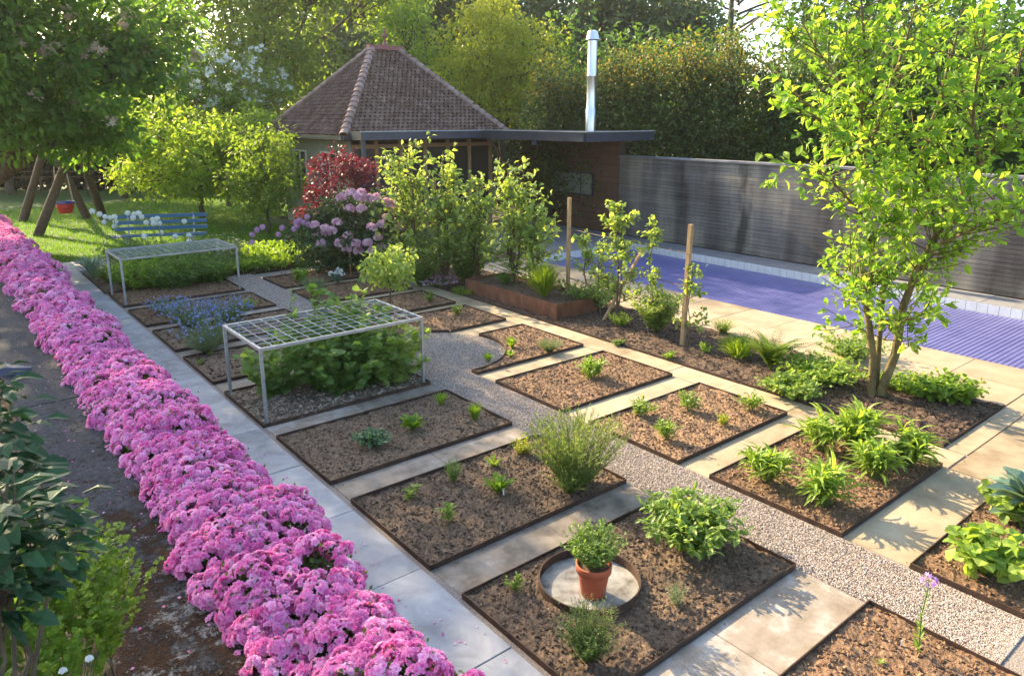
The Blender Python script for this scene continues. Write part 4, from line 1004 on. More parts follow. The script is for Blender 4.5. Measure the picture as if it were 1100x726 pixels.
def fruit(name, label, base, h, spread, ntw, twl, lper, leafs, mat, trunk_r=.03, fan=None, group='fruit trees trained beside the pool', leader=3, T=LW, low=.15, lw=1.0, jitter=.35, bark='twig'):
    """small tree: leaders with twigs, leaves in bunches on the twigs; fan = horizontal direction the arms follow"""
    base = np.array(base, float); th = thing(name, label, 'tree', base, group)
    arms = []
    for k in range(leader):
        a = rng.random() * 6.28; r = spread * (0 if k == 0 else rng.uniform(.2, .5)); hh = h * (1 if k == 0 else rng.uniform(.7, .97))
        off = np.array([math.cos(a), math.sin(a), 0]) * r
        if fan is not None: off = np.array([fan[0], fan[1], 0]) * r * (1 if k % 2 else -1)
        t_ = np.linspace(0, 1, 7)[:, None]; P = base + off * t_ ** .7 + np.array([0, 0, hh]) * t_; P[1:] += rng.normal(size=(6, 3)) * [.03, .03, .0]; arms.append(P)
    arms = np.array(arms)
    p, d, tt = along(arms, ntw, low, .98)
    az = rdir(len(p)); az[:, 2] = np.abs(az[:, 2]) * .6 + .25
    if fan is not None: f = np.array([fan[0], fan[1], 0]); az = nrm(az * .6 + f * np.sign(rng.normal(size=(len(p), 1))) * 1.0)
    az = nrm(az); Lw = twl * (.5 + .8 * rng.random(len(p))) * (1.15 - .75 * tt)
    tw = np.stack([p, p + az * (Lw * .5)[:, None], p + az * Lw[:, None] + np.array([0, 0, .06])], 1)
    q, dd, t2 = along(tw, lper, .15, 1.0)
    q2, d2, _ = along(arms, lper * 2, .6, 1.0); q = np.concatenate([q, q2]); dd = np.concatenate([dd, d2])
    ax = nrm(dd * .5 + rdir(len(q)) + [0, 0, .1]); s = leafs * (.65 + .6 * rng.random(len(q)))
    q = q + rng.normal(size=q.shape) * leafs * jitter
    mk('crown', [inst(T, q, ax, nrm(np.array([0, 0, 1.]) + .7 * rdir(len(q))), np.stack([s * lw, s, s], -1))], mat, th)
    mk('trunk', [tubes(arms, np.linspace(trunk_r, trunk_r * .3, 7), 6), tubes(tw, [.008, .006, .003], 4)], M[bark], th, smooth=True)
    return th
fr = nrm(np.array([B[0] - A[0], B[1] - A[1], 0]))[:2]
fruit('espalier_tree', 'open espalier apple tree in the middle between the stakes before the pool', on(.47, 0), 2.15, .35, 22, .65, 18, .095, L['apple'], .022, fan=fr, leader=2)
fruit('espalier_tree', 'slender espalier tree just right of the left stake before the pool', on(.16, 0), 1.5, .22, 17, .5, 18, .09, L['apple'], .018, fan=fr, leader=1)
fruit('espalier_tree', 'slender espalier tree left of the middle one before the pool', on(.33, 0), 1.4, .2, 14, .45, 16, .09, L['apple'], .016, fan=fr, leader=1)
fruit('espalier_tree', 'slender upright espalier shoot between the middle tree and the right stake', on(.74, 0), 1.9, .12, 16, .33, 17, .09, L['apple'], .016, fan=fr, leader=1)
fruit('espalier_tree', 'short leafy shoot climbing the right stake', on(1.03, 0), 1.35, .08, 12, .28, 14, .09, L['apple'], .012, fan=fr, leader=1)
for (x, y), h, sp, n, l in (((446, 300), 3.1, .50, 34, 'tall bushy fruit tree, left one of the group in front of the pavilion'), ((478, 303), 2.9, .5, 32, 'tall bushy fruit tree in the middle of the group in front of the pavilion'),
                            ((514, 306), 2.3, .5, 26, 'dense leafy fruit tree behind the planter'), ((551, 314), 2.65, .45, 26, 'tall fruit tree above the planter, rightmost of the group'), ((575, 318), 1.7, .4, 20, 'short bushy fruit tree at the right end of the group by the pool')):
    fruit('fruit_tree', l, g(x, y), h, sp * 1.35, int(n * .72), 1.05, 12, .13, L['apple'], .035, leader=4, low=.15, group='fruit trees in front of the pavilion')
herb('leafy_shrub', 'dense green shrub growth between the fruit trees behind the planter', 'shrub', g(500, 305), 150, 1.5, 1.1, .09, LM, L['rasp'], per=34, stemr=.004, t0=.1)
herb('leafy_shrub', 'low green shrub growth under the leftmost fruit tree', 'shrub', g(452, 308), 140, 1.3, 1.0, .09, LM, L['rasp'], per=30, stemr=.004, t0=.1)

# planter and border plants
rosette('grass_clump', 'bright green rounded grass like clump spilling over the planter corner', 'grass clump', g(576, 338) * [1, 1, 0] + [.40, .22, .22], 900, .80, .014, L['fern'], 82, 20, ev=16, r0=.03, lv=.4)
herb('young_shrub', 'small leafy plant at the left of the planter', 'shrub', (9.25, 11.6, .24), 40, .3, .3, .06, LM, L['rasp'], per=20)
n = 60
herb('low_flowers', 'low pink and white flowers left of the planter beside the paving', 'flower', (8.6, 13.2, 0), 70, .22, .5, .05, LM, L['herb'], per=10, flower=Fl['mauve'], fsize=.025, fper=3)
herb('low_shrub', 'low dark green plants beside the paving left of the planter', 'shrub', (8.9, 14.2, 0), 90, .40, .8, .07, LM, L['rasp'], per=16)
rosette('grass_clump', 'thin bright grass edging the paving before the planter', 'grass clump', (8.66, 12.3, 0), 260, .2, .009, L['spring'], 70, 0, r0=.16, ev=20)
for x, y, n, h, sp, lf, m, l in ((705, 358, 130, .85, .5, .11, L['apple'], 'dense leafy shrub at the foot of the right end of the espalier'), (640, 332, 110, .60, .65, .10, L['apple'], 'leafy shrub around the slanting prop stake'),
                                 (668, 352, 60, .30, .26, .045, L['tyel'], 'small yellow green cushion at the foot of the espalier'), (777, 358, 60, .26, .28, .04, L['tyel'], 'yellow green cushion right of the tall free standing stake'),
                                 (606, 322, 40, .42, .30, .07, L['rasp'], 'leafy plant in the planter beside the left stake'),
                                 (718, 386, 10, .13, .12, .06, L['spring'], 'small low weed at the front edge of the mulched border'), (757, 380, 14, .2, .12, .05, L['spring'], 'thin upright seedlings in the mulch right of the tall stake'), (664, 371, 18, .10, .12, .05, L['herb'], 'flat little plant in the mulch before the espalier')):
    herb('border_plant', l, 'shrub', g(x, y), n, h, sp, lf, LM, m, per=18, lw=1.1, stemr=.002, t0=.15)
def fern(label, b, n, Lf, w):
    """arching fronds with narrow pinnae"""
    th = thing('fern', label, 'fern', b)
    az = rng.random(n) * 6.28; K = 9
    V, F, r = arch(b, n, Lf, .01, 78, 5, .3, az=az, K=K, ev=9)
    C = V.reshape(n, K, 3, 3)[:, :, 1]; s = np.stack([-np.sin(az), np.cos(az), np.zeros(n)], -1)
    pts, ax, ss = [], [], []
    for t_ in np.linspace(.15, .98, 26):
        x = t_ * (K - 1); i = min(int(x), K - 2); f = x - i; p = C[:, i] * (1 - f) + C[:, i + 1] * f; dd = nrm(C[:, i + 1] - C[:, i])
        for sg in (-1, 1): pts.append(p); ax.append(nrm(s * sg + dd * .35)); ss.append(np.full(n, w * math.sin(math.pi * min(t_ * .8 + .2, .99)) ** .8))
    pts = np.concatenate(pts); ax = np.concatenate(ax); ss = np.concatenate(ss)
    nn = nrm(np.array([0, 0, 1.]) + .3 * rdir(len(pts)))
    mk('foliage', [inst(LN2, pts, ax, nn, np.stack([ss * 1.6, ss, ss], -1))], L['fern'], th)
    mk('stem', [tubes(C, np.linspace(.003, .001, K), 3)], M['stem'], th)
fern('large bright fern in the border by the pool deck', g(828, 398), 34, .85, .12)
rosette('fern', 'dense low feathery clump left of the large fern', 'fern', g(793, 384), 330, .42, .014, L['fern'], 78, 15, ev=18, r0=.12)
for x, y, n, h, sp, lf, m, l in ((880, 410, 190, .36, .62, .11, L['hosta'], 'low light green leafy carpet plant left of the magnolia trunk'), (850, 425, 90, .28, .4, .12, L['sage'], 'low leafy plant below the large fern'), (915, 385, 130, .40, .6, .09, L['sage'], 'leafy ground plant behind the magnolia trunk, near the deck'),
                                 (990, 428, 100, .34, .42, .10, L['spring'], 'leafy plant just right of the magnolia trunk'), (1020, 430, 60, .36, .36, .15, L['spring'], 'broad leaved green plant right of the magnolia, near the deck corner'), (955, 415, 40, .2, .4, .07, L['spring'], 'low growth around the foot of the magnolia')):
    herb('border_plant', l, 'perennial', g(x, y), n, h, sp, lf, LM, m, per=11, lw=1.25, t0=.25, upw=.25, stemr=.002, r0=.06)

# ---------- magnolia
mb = g(938, 424)
MD = (mb[0] * fw[0] + mb[1] * fw[1]) / math.hypot(fw[0], fw[1])
def mp(x, y, dd=0): return at(x, y, MD + dd)
mt = thing('magnolia_tree', 'multi stemmed magnolia with bright yellow green leaves in front of the pool', 'tree', mb)
mst = [([(936, 424, 0), (938, 385, .02), (931, 330, .1), (937, 290, .15), (930, 235, .15), (931, 170, .1), (925, 120, 0), (929, 60, -.1), (926, 10, -.2)], .075, .018),
       ([(945, 424, -.03), (962, 380, -.05), (970, 330, -.1), (985, 290, -.1), (1005, 255, -.15), (1030, 215, -.2), (1052, 175, -.3), (1075, 150, -.35), (1110, 120, -.5)], .085, .02),
       ([(941, 420, .06), (945, 360, .1), (950, 300, .2), (965, 240, .3), (985, 180, .4), (1008, 110, .5), (1025, 50, .5), (1040, -20, .6)], .05, .016),
       ([(931, 170, .1), (940, 140, .3), (955, 95, .4), (972, 50, .4), (985, 0, .5)], .03, .012),
       ([(1005, 255, -.15), (1000, 215, .1), (992, 190, .3), (985, 150, .5)], .03, .012),
       ([(985, 290, -.1), (1010, 262, -.5), (1040, 248, -.9), (1075, 235, -1.2), (1110, 225, -1.4)], .03, .01),
       ([(930, 235, .15), (912, 215, -.3), (890, 190, -.7), (868, 175, -.9)], .025, .008),
       ([(931, 170, .1), (905, 145, -.2), (880, 120, -.5), (850, 100, -.7)], .025, .008),
       ([(938, 330, .1), (925, 300, -.4), (905, 285, -.8)], .015, .006),
       ([(925, 120, 0), (900, 85, .2), (875, 50, .4), (860, 20, .5)], .02, .008),
       ([(1052, 175, -.3), (1045, 130, -.6), (1050, 80, -.9), (1060, 20, -1.1)], .03, .012),
       ([(950, 365, 0), (960, 350, -.5), (978, 340, -.9)], .012, .004),
       ([(1075, 150, -.35), (1090, 100, 0), (1100, 40, .3)], .03, .012)]
# the part of the crown above the picture and behind
mst += [([(926, 10, -.2), (920, -60, -.2), (905, -130, 0)], .018, .008), ([(1040, -20, .6), (1050, -90, .7), (1060, -150, .8)], .018, .008), ([(985, 0, .5), (985, -70, .8), (975, -120, 1)], .012, .006)]
S_ = []; tips = []
for pts, r0, r1 in mst:
    P = np.array([mp(*q) for q in pts]); n = len(P)
    S_.append(tubes(P, np.linspace(r0 * .74, r1 * .8, n), 8, .5))
    # denser polyline for twig origins
    for i in range(n - 1):
        for f in np.arange(0, 1, .2):
            q = P[i] * (1 - f) + P[i + 1] * f
            if q[2] > 1.15 or (q[2] > .55 and rng.random() < .25): tips.append((q, nrm(P[i + 1] - P[i]), r0))
tw_all = []
for q, d, r0 in tips:
    for k in range(1 + (rng.random() < .6)):
        dirn = rdir(1)[0]; dirn[2] = abs(dirn[2]) * .3 + .02; dirn = nrm(dirn + d * .25)
        ln = rng.uniform(.35, .85)
        a = q; b1 = q + dirn * ln * .5 + [0, 0, .02]; c1 = q + dirn * ln + [0, 0, .10]
        tw_all.append((a, b1, c1))
        if rng.random() < .5:
            dn2 = nrm(dirn + rdir(1)[0] * .8); tw_all.append((b1, b1 + dn2 * ln * .3, b1 + dn2 * ln * .55 + [0, 0, .05]))
TW = np.array(tw_all)
# keep the view onto the lower stems open
S_.append(tubes(TW, [.008, .006, .004], 4, .5))
mk('trunk', S_, M['bark_mag'], mt, smooth=True)
q, dd, t2 = along(TW, 13, .35, 1.0)
q = q + rng.normal(size=q.shape) * .035
ax = nrm(dd * .7 + rdir(len(q)) * .9 + [0, 0, -.05]); s = .150 * (.35 + .75 * rng.random(len(q)))
LMAG = leafT(.27, .07, .22)
mk('crown', [inst(LMAG, q, ax, nrm(np.array([0, 0, 1.]) + .75 * rdir(len(q))), np.stack([s, s, s], -1))], L['mag'], mt)

# ---------- pavilion
EX0, EX1, EY0, EY1, EZ = 10.0, 16.2, 20.2, 26.4, 3.10
RZ = 5.90; RX0, RX1, RY = 12.75, 13.75, 23.3
pv = thing('garden_pavilion', 'garden pavilion with a steep brown tiled hip roof and red finial', 'pavilion', (13, 23, 0))
def face(c0, c1, r0_, r1_, name, seed):
    """tiled roof face between eave corners c0,c1 and ridge points r0_,r1_"""
    c0, c1, r0_, r1_ = [np.array(v, float) for v in (c0, c1, r0_, r1_)]
    ex = nrm(c1 - c0); up_ = nrm(r0_ - c0 - ex * ((r0_ - c0) @ ex)); nn = np.cross(ex, up_)
    if nn[2] < 0: nn = -nn
    W0 = np.linalg.norm(c1 - c0); Hh = (r0_ - c0) @ up_; a0 = (r0_ - c0) @ ex; a1 = (r1_ - c0) @ ex
    tw, th_ = .17, .16
    T = []; K = 4
    prof = [(-.5, .045), (-.25, .008), (.1, 0.), (.38, .03), (.5, .05)]
    V0 = []
    for yy, zz in ((-.02, .030), (-.02, .012), (1.08, -.012)):
        pass
    V0 = [(x * tw, 0, .034 + z) for x, z in prof] + [(x * tw, th_ * 1.12, -.006 + z) for x, z in prof] + [(x * tw, 0, -.004 + z) for x, z in prof]
    F0 = [(i, i + 1, 6 + i, 5 + i) for i in range(4)] + [(10 + i, 11 + i, i + 1, i) for i in range(4)]
    rows = int(Hh / th_); pos = []
    for j in range(rows):
        v = j * th_; xa = a0 * v / Hh; xb = W0 + (a1 - W0) * v / Hh
        i = math.floor(xa / tw)
        while (i + .5) * tw < xb:
            u = (i + .5) * tw + (0 if j % 2 else tw * .5)
            if xa - .02 < u < xb + .02: pos.append(c0 + ex * u + up_ * v + nn * .0)
            i += 1
    pos = np.array(pos); n = len(pos)
    if (np.cross(up_, nn) @ ex) < 0: pass
    base = (np.array([c0, c1, r1_, r0_]) - nn * .02, np.array([(0, 1, 2, 3)]), np.full(4, .3))
    A_, F_1, r_ = inst((np.array(V0), np.array(F0)), pos, np.repeat(up_[None], n, 0), np.repeat(nn[None], n, 0), 1.0)
    return mk(name, [base, (A_, F_1, r_)], M['tile'], pv)
A0, B0, C0, D0 = (EX0, EY0, EZ), (EX1, EY0, EZ), (EX1, EY1, EZ), (EX0, EY1, EZ); RA, RB_ = (RX0, RY, RZ), (RX1, RY, RZ)
roofs = [face(A0, B0, RA, RB_, 'roof_slope', 1), face(D0, A0, RA, RA, 'roof_slope', 2), face(B0, C0, RB_, RB_, 'roof_slope', 3), face(C0, D0, RB_, RA, 'roof_slope', 4)]
def hip(a, b, n, r=.135):
    a, b = np.array(a, float), np.array(b, float); d = nrm(b - a); Ln = np.linalg.norm(b - a) / n; s = nrm(np.cross(d, (0, 0, 1.))); u = np.cross(s, d); P = []
    for k in range(n):
        p = a + d * Ln * k; V = []
        for q, rr in ((p - d * .02, r * 1.15), (p + d * Ln * 1.08, r * .82)):
            for t_ in np.linspace(-.35, math.pi + .35, 9): V.append(q + s * math.cos(t_) * rr + u * (math.sin(t_) * rr * .8 + .015))
        V += [p - d * .02 + (v - (p - d * .02)) * .8 for v in V[:9]]
        F = [(i, i + 1, 10 + i, 9 + i) for i in range(8)] + [(18 + i, 19 + i, i + 1, i) for i in range(8)]
        P.append((np.array(V), np.array(F), np.full(len(V), random.random())))
    return P
for c_, r_ in ((A0, RA), (B0, RB_), (C0, RB_), (D0, RA)): mk('hip_tiles', hip(c_, r_, 18), M['ridge'], pv)
mk('ridge_cap', [bar((RX0 - .15, RY, RZ + .04), (RX1 + .15, RY, RZ + .04), .26, .14)], M['redmetal'], pv)
mk('finial', [lathe(((RX0 + RX1) / 2, RY, RZ + .1), [(.10, 0), (.09, .08), (.05, .12), (.05, .25), (.09, .32), (.05, .40), (.03, .42), (.05, .47), (.02, .53), (.005, .60)], 12)], M['redmetal'], pv)
mk('gutter', [box(EX0 - .06, EX1 + .06, EY0 - .09, EY0 - .005, EZ - .13, EZ - .01), box(EX0 - .09, EX0 - .005, EY0 - .0, EY1 + .06, EZ - .13, EZ - .01)], M['fascia'], pv)
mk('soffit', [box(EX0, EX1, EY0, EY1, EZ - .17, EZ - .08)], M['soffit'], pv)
WX0, WX1, WY0, WY1 = 10.45, 15.8, 20.75, 25.95
# left wall, boards, with a window; front wall timber and glass
def wall_x(x, y0, y1, holes):
    P = []; y = y0
    while y < y1 - .01:
        ye = min(y + .15, y1); segs = [(0, EZ - .17)]
        for (h0, h1, z0, z1) in holes:
            if ye > h0 + .01 and y < h1 - .01: segs = [(0, z0), (z1, EZ - .17)]
        for a_, b_ in segs: P.append(bbox(x, x + .06, y + .004, ye - .004, a_, b_, .003))
        y = ye
    return P
hl = [(21.65, 22.85, 1.25, 2.55), (24.0, 25.1, 1.25, 2.55)]
mk('wall', wall_x(WX0, WY0, WY1, hl) + [box(WX0 + .03, WX0 + .055, WY0 + .005, WY1 - .005, 0, EZ - .2)][:0], M['paintwood'], pv)
for h0, h1, z0, z1 in hl:
    w_ = mk('window', [box(WX0 - .02, WX0 + .05, h0, h0 + .06, z0, z1), box(WX0 - .02, WX0 + .05, h1 - .06, h1, z0, z1), box(WX0 - .02, WX0 + .05, h0 + .061, h1 - .061, z0, z0 + .06), box(WX0 - .02, WX0 + .05, h0 + .061, h1 - .061, z1 - .06, z1)] +
            [box(WX0 - .01, WX0 + .03, (h0 + h1) / 2 - .02, (h0 + h1) / 2 + .02, z0 + .061, z1 - .061)] + [box(WX0 - .008, WX0 + .028, h0 + .061, h1 - .061, z0 + (z1 - z0) * f - .012, z0 + (z1 - z0) * f + .012) for f in (.35, .68)], M['white'], pv)
    mk('pane', [box(WX0 + .032, WX0 + .038, h0 + .05, h1 - .05, z0 + .05, z1 - .05)], M['glass'], w_)
xs = np.linspace(WX0, WX1, 7)
P = [box(x - .06, x + .06, WY0 - .04, WY0 + .06, 0, EZ - .17) for x in xs[1:]] + [box(WX0 + .061, WX1, WY0 - .02, WY0 + .05, .0, .14), box(WX0 + .061, WX1, WY0 - .02, WY0 + .05, EZ - .42, EZ - .30)]
mk('timber_frame', P, M['honeywood'], pv)
for a_, b_ in zip(xs[:-1], xs[1:]):
    mk('glazing', [box(a_ + .062, b_ - .062, WY0 + .0, WY0 + .012, .15, EZ - .43)], M['glass'], pv)
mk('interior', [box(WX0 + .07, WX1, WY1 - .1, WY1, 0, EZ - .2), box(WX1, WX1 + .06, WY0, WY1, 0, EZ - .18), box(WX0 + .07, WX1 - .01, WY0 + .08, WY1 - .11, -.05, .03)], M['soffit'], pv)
# flat roof canopy
cv = thing('flat_canopy', 'flat dark grey canopy roof running from the pavilion to the pool wall', 'canopy', (14, 19, 0))
CZ0, CZ1 = 2.98, 3.22
mk('fascia', [box(10.15, 14.42, 19.30, 19.36, CZ0, CZ1), box(14.42, 14.48, 14.70, 19.36, CZ0 - .02, CZ1 + .012), box(14.481, 17.3, 14.64, 14.70, CZ0 - .02, CZ1 + .012), box(10.09, 10.149, 19.30, 20.08, CZ0, CZ1)], M['fascia'], cv)
mk('roof_deck', [box(10.15, 17.3, 19.361, 20.09, CZ1 - .05, CZ1 - .004), box(14.481, 17.3, 14.701, 19.36, CZ1 - .05, CZ1 - .004), box(15.95, 17.3, 20.091, 24, CZ1 - .2, CZ1 - .01)], M['fascia'], cv)
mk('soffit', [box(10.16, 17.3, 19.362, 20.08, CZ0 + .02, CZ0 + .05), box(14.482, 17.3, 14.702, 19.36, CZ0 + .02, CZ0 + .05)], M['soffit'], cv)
mk('edge_trim', [box(14.40, 14.419, 14.62, 19.29, CZ1 + .0, CZ1 + .022), box(14.40, 17.3, 14.60, 14.62, CZ1, CZ1 + .022), box(10.07, 14.39, 19.27, 19.299, CZ1 - .01, CZ1 + .014)], M['white_metal'], cv)
mk('post', [box(10.16, 10.26, 19.38, 19.48, -.05, CZ0)], M['fascia'], cv)
mk('spotlight', [box(14.3, 14.41, 16.6, 16.74, CZ0 - .16, CZ0 - .06), box(14.36, 14.40, 16.64, 16.70, CZ0 - .06, CZ0 + .0)], M['fascia'], cv)
# chimney
cb = at(634, 150, 22.6)
ch = thing('flue_pipe', 'tall shiny stainless steel chimney pipe with a flared cap rising from the canopy', 'chimney', (cb[0], cb[1], CZ1))
top = at(640, 34, 22.6)[2] - CZ1
mk('pipe', [lathe((cb[0], cb[1], CZ1), [(.155, -.02), (.155, top * .22), (.146, top * .225), (.146, top * .235), (.14, top * .24), (.14, top * .55), (.146, top * .555), (.146, top * .565), (.14, top * .57), (.14, top - .25)], 28)], M['chrome'], ch, smooth=True)
mk('cap', [lathe((cb[0], cb[1], CZ1), [(.141, top - .26), (.20, top - .23), (.15, top - .04), (.14, top), (.10, top + .0), (.10, top + .03), (.001, top + .03)], 28)], M['chrome'], ch)
# pool wall
def boards(x, y0, y1, h, bh, mat, parent, name, th=.03, yb=2.4):
    P = []; z = .02; k = 0
    while z < h - .01:
        y = y0 - (k % 3) * .8; ze = min(z + bh, h)
        while y < y1:
            a_, b_ = max(y, y0), min(y + yb, y1)
            if b_ > a_ + .02:
                V, F = box(x, x + th, a_ + .002, b_ - .002, z + .006 + random.uniform(-.002, .003), ze)
                P.append((V, F, np.full(8, random.random())))
            y += yb
        z = ze; k += 1
    return mk(name, P, mat, parent)
WXP = 17.2
wl = thing('pool_wall', 'long wall clad in silver grey weathered horizontal boards behind the pool', 'wall', (WXP, 3, 0))
boards(WXP, -9, 15.9, 2.42, .098, M['greyboard'], wl, 'cladding')
mk('backing', [box(WXP + .04, WXP + .25, -9, 15.9, 0, 2.40)], M['soffit'], wl)
mk('coping', [box(WXP - .05, WXP + .30, -9, 15.9, 2.425, 2.475)], M['concrete'], wl)
wb = thing('changing_cabin_wall', 'brown oiled board wall with a pale low window under the canopy', 'wall', (WXP, 17.6, 0))
boards(WXP, 15.91, 20.7, 3.0, .10, M['brownboard'], wb, 'cladding')
mk('backing', [box(WXP + .04, WXP + .25, 15.91, 20.7, 0, 2.99)], M['soffit'], wb)
a_, b_ = 17.0, 19.0
# window box placed from its corners
w_ = mk('window', [box(WXP - .06, WXP - .002, a_, b_, 1.13, 1.17), box(WXP - .06, WXP - .002, a_, b_, 1.83, 1.87), box(WXP - .06, WXP - .002, a_, a_ + .04, 1.171, 1.829), box(WXP - .06, WXP - .002, b_ - .04, b_, 1.171, 1.829), box(WXP - .05, WXP - .002, a_ + .55, a_ + .58, 1.171, 1.829)], M['fascia'], wb)
mk('pane', [box(WXP - .03, WXP - .02, a_ + .041, b_ - .041, 1.172, 1.828)], M['pane'], w_)

# ---------- shrubs by the pavilion
def shrub(name, label, b, blobs, mat, leaf, nl, T, crad, nc=90, group=None, cat='shrub', **kw): return tree(name, label, cat, b, blobs, mat, leaf, nc, nl, .05, T, group, None, crad, fork=.2, **kw)
rb = g(385, 296)
q = at(385, 250, 17.6)
rh = shrub('rhododendron', 'large dark leaved rhododendron with pale mauve flower trusses', (q[0], q[1], 0), [((q[0], q[1], .95), (1.25, 1.15, .95)), ((q[0] + .6, q[1] - .3, .75), (1.0, .9, .7)), ((q[0] - .6, q[1] + .5, .7), (.95, .9, .7))], L['rhod'], .13, 26, LM, .16, nc=150)
fl = [(367, 213), (377, 208), (385, 212), (392, 215), (397, 214), (404, 213), (375, 225), (388, 225), (416, 218), (349, 246), (357, 249), (350, 251), (399, 245), (410, 242), (416, 235), (430, 244), (435, 245), (406, 256), (383, 262), (372, 268), (395, 262), (400, 270), (365, 262), (340, 252), (425, 226), (442, 230), (362, 240), (385, 270), (410, 266), (345, 262), (388, 208), (420, 220), (338, 243), (374, 254)]
P = []
for x, y in fl:
    c_ = at(x, y, 16.45 + rng.random() * .25 + .5 * ((x - 385) / 60.) ** 2); d_ = rdir(26, -.2); P.append(inst(AZ, c_ + d_ * .085, rdir(26), d_, .06))
mk('blossom', P, Fl['rhod'], rh)
q = at(368, 215, 19.5)
rm = shrub('red_maple', 'crimson leaved japanese maple beside the pavilion wall', (q[0], q[1], 0), [((q[0], q[1], 2.0), (.85, .85, .75)), ((q[0] - .3, q[1] + .2, 1.2), (.8, .8, .7)), ((q[0] + .5, q[1], 2.3), (.5, .5, .4))], L['redm'], .085, 30, LL, .22, nc=110)
# ---------- trees (screen positions give bearings; each stands at its own distance)
def T_(x, dep): q = at(x, 200, dep); return np.array([q[0], q[1], 0.])
def bl(x, y, dep, r): q = at(x, y, dep); return (q, r)
TG = 'trees surrounding the garden'
# big dark chestnut on the left
tree('chestnut_tree', 'huge dark leaved chestnut tree overhanging the top left above the log swing', 'tree', T_(-70, 24), [bl(20, 60, 20.5, (2.4, 2.4, 1.7)), bl(100, 90, 21.5, (2.0, 2.0, 1.6)), bl(125, 20, 22, (1.9, 1.9, 1.6)), bl(30, 135, 21, (1.9, 1.9, .9)), bl(95, 140, 22.5, (1.5, 1.5, .8)), bl(-60, 60, 20, (2.4, 2.4, 2.4)), ((2.6, 24.1, 7.6), (2.2, 2.2, 1.6)), ((.6, 24.5, 9.2), (2.4, 2.6, 2.0)), bl(155, 45, 22.5, (1.0, 1.2, 1.2))],
     L['chest'], .24, 28, 34, .34, LM, TG, crad=.55, flowers=130, fmat=Fl['cream'], flat=.6)
# shading tree off to the left: keeps the azaleas and left beds in dappled shade
tree('shade_tree', 'tall unseen tree beyond the far left edge that shades the azaleas and left beds', 'tree', (-3.2, 22, 0), [((-1.6, 20, 9.2), (2.8, 3.4, 2.0)), ((-3.6, 18, 8.4), (2.8, 3.4, 2.2)), ((.0, 23, 10.8), (1.8, 2.6, 1.5)), ((-4, 23, 9), (3, 3, 3))], L['chest'], .26, 12, 20, .3, LM, TG, crad=.6, flat=.6)
tree('hornbeam_tree', 'tall sunlit green tree behind the white flowering elder', 'tree', T_(255, 36), [bl(230, 20, 36, (3.6, 3, 2.4)), bl(285, 40, 35, (2.6, 2.6, 2.2)), bl(215, -50, 37, (3.4, 3, 2)), bl(290, 85, 34.5, (2.2, 2, 1.8)), bl(300, -20, 37, (2, 2, 1.5)), ((11.0, 35, 11.8), (2.0, 2.4, 2.0)), ((13.6, 35, 11.2), (2.4, 2.6, 2.4)), ((16.6, 34, 11.0), (2.2, 2.6, 2.6)), ((19, 33, 10), (2.2, 2.4, 2.4))], L['tmid'], .26, 22, 26, .25, LM, TG, crad=.75)  # the high crown masses are added to shade the pool and its wall
tree('elder_tree', 'green tree covered in upright whitish flower spikes', 'tree', T_(245, 31), [bl(235, 90, 31, (2.3, 2, 1.5)), bl(200, 95, 31, (1.6, 1.6, 1.4)), bl(270, 110, 30.5, (1.7, 1.6, 1.3))], L['tmid'], .22, 30, 28, .15, LM, TG, crad=.55, flowers=260, fmat=Fl['white'])
tree('yellow_green_tree', 'broad bright yellow green shrubby tree between the swing and the pavilion', 'tree', T_(215, 27), [bl(200, 150, 27, (1.9, 1.8, 1.1)), bl(240, 165, 26, (1.8, 1.8, 1.1)), bl(170, 185, 27, (1.5, 1.5, .9)), bl(230, 190, 26.5, (1.9, 1.6, .8)), bl(160, 125, 28, (1.4, 1.4, .9)), bl(265, 145, 27, (1.3, 1.3, 1.0))], L['tyel'], .16, 46, 34, .12, LM, TG, crad=.42, flat=.5, fork=.3)
tree('grey_green_tree', 'small grey green tree with drooping leaves left of the pavilion', 'tree', T_(285, 23.5), [bl(285, 170, 23.5, (1.0, 1.0, 1.1)), bl(295, 200, 23, (.9, .9, .8)), bl(272, 205, 23, (.8, .8, .7))], L['tmid'], .15, 60, 30, .06, LM, TG, crad=.33)
tree('backdrop_tree', 'dark green tree right behind the log swing', 'tree', T_(130, 34), [bl(140, 110, 34, (2.4, 2, 2.2)), bl(90, 110, 35, (2.4, 2, 2.2)), bl(165, 60, 36, (2, 2, 2))], L['tmid'], .24, 18, 26, .2, LM, TG, crad=.7)
tree('backdrop_tree', 'green trees at the very left behind the chestnut', 'tree', T_(10, 36), [bl(10, 110, 36, (3.5, 2, 2.6)), bl(-60, 110, 36, (3.5, 2, 3)), bl(40, 60, 38, (3, 2, 3))], L['tdark'], .26, 16, 24, .2, LM, TG, crad=.8)
# far trees behind the roof
for x, y, dep, r, l in ((345, 25, 52, (4.5, 4, 4), 'far blue green tree behind the left roof slope'), (415, 15, 55, (5, 4, 5), 'far blue green tree behind the roof finial'), (480, 10, 54, (4.5, 4, 5), 'far blue green tree behind the golden tree'), (375, 75, 46, (4, 3, 3), 'far dark tree low behind the left roof slope'), (600, 25, 50, (5, 4, 4.5), 'far dark tree between golden tree and chimney'), (690, 20, 52, (5, 4, 3.6), 'far dark tree right of the chimney top'), (560, 60, 50, (4, 4, 3.5), 'far tree behind the golden tree right edge')):
    q = at(x, y, dep); tree('far_tree', l, 'tree', (q[0], q[1], 0), [(q, r), (q - [0, 0, r[2] * 1.1], (r[0] * .9, r[1] * .9, r[2])), (q + [r[0] * .5, -r[1] * .4, -r[2] * .4], (r[0] * .6,) * 3)], L['tblue'], .34, 20, 26, .3, LQW, TG, crad=1.0, limbs=True)
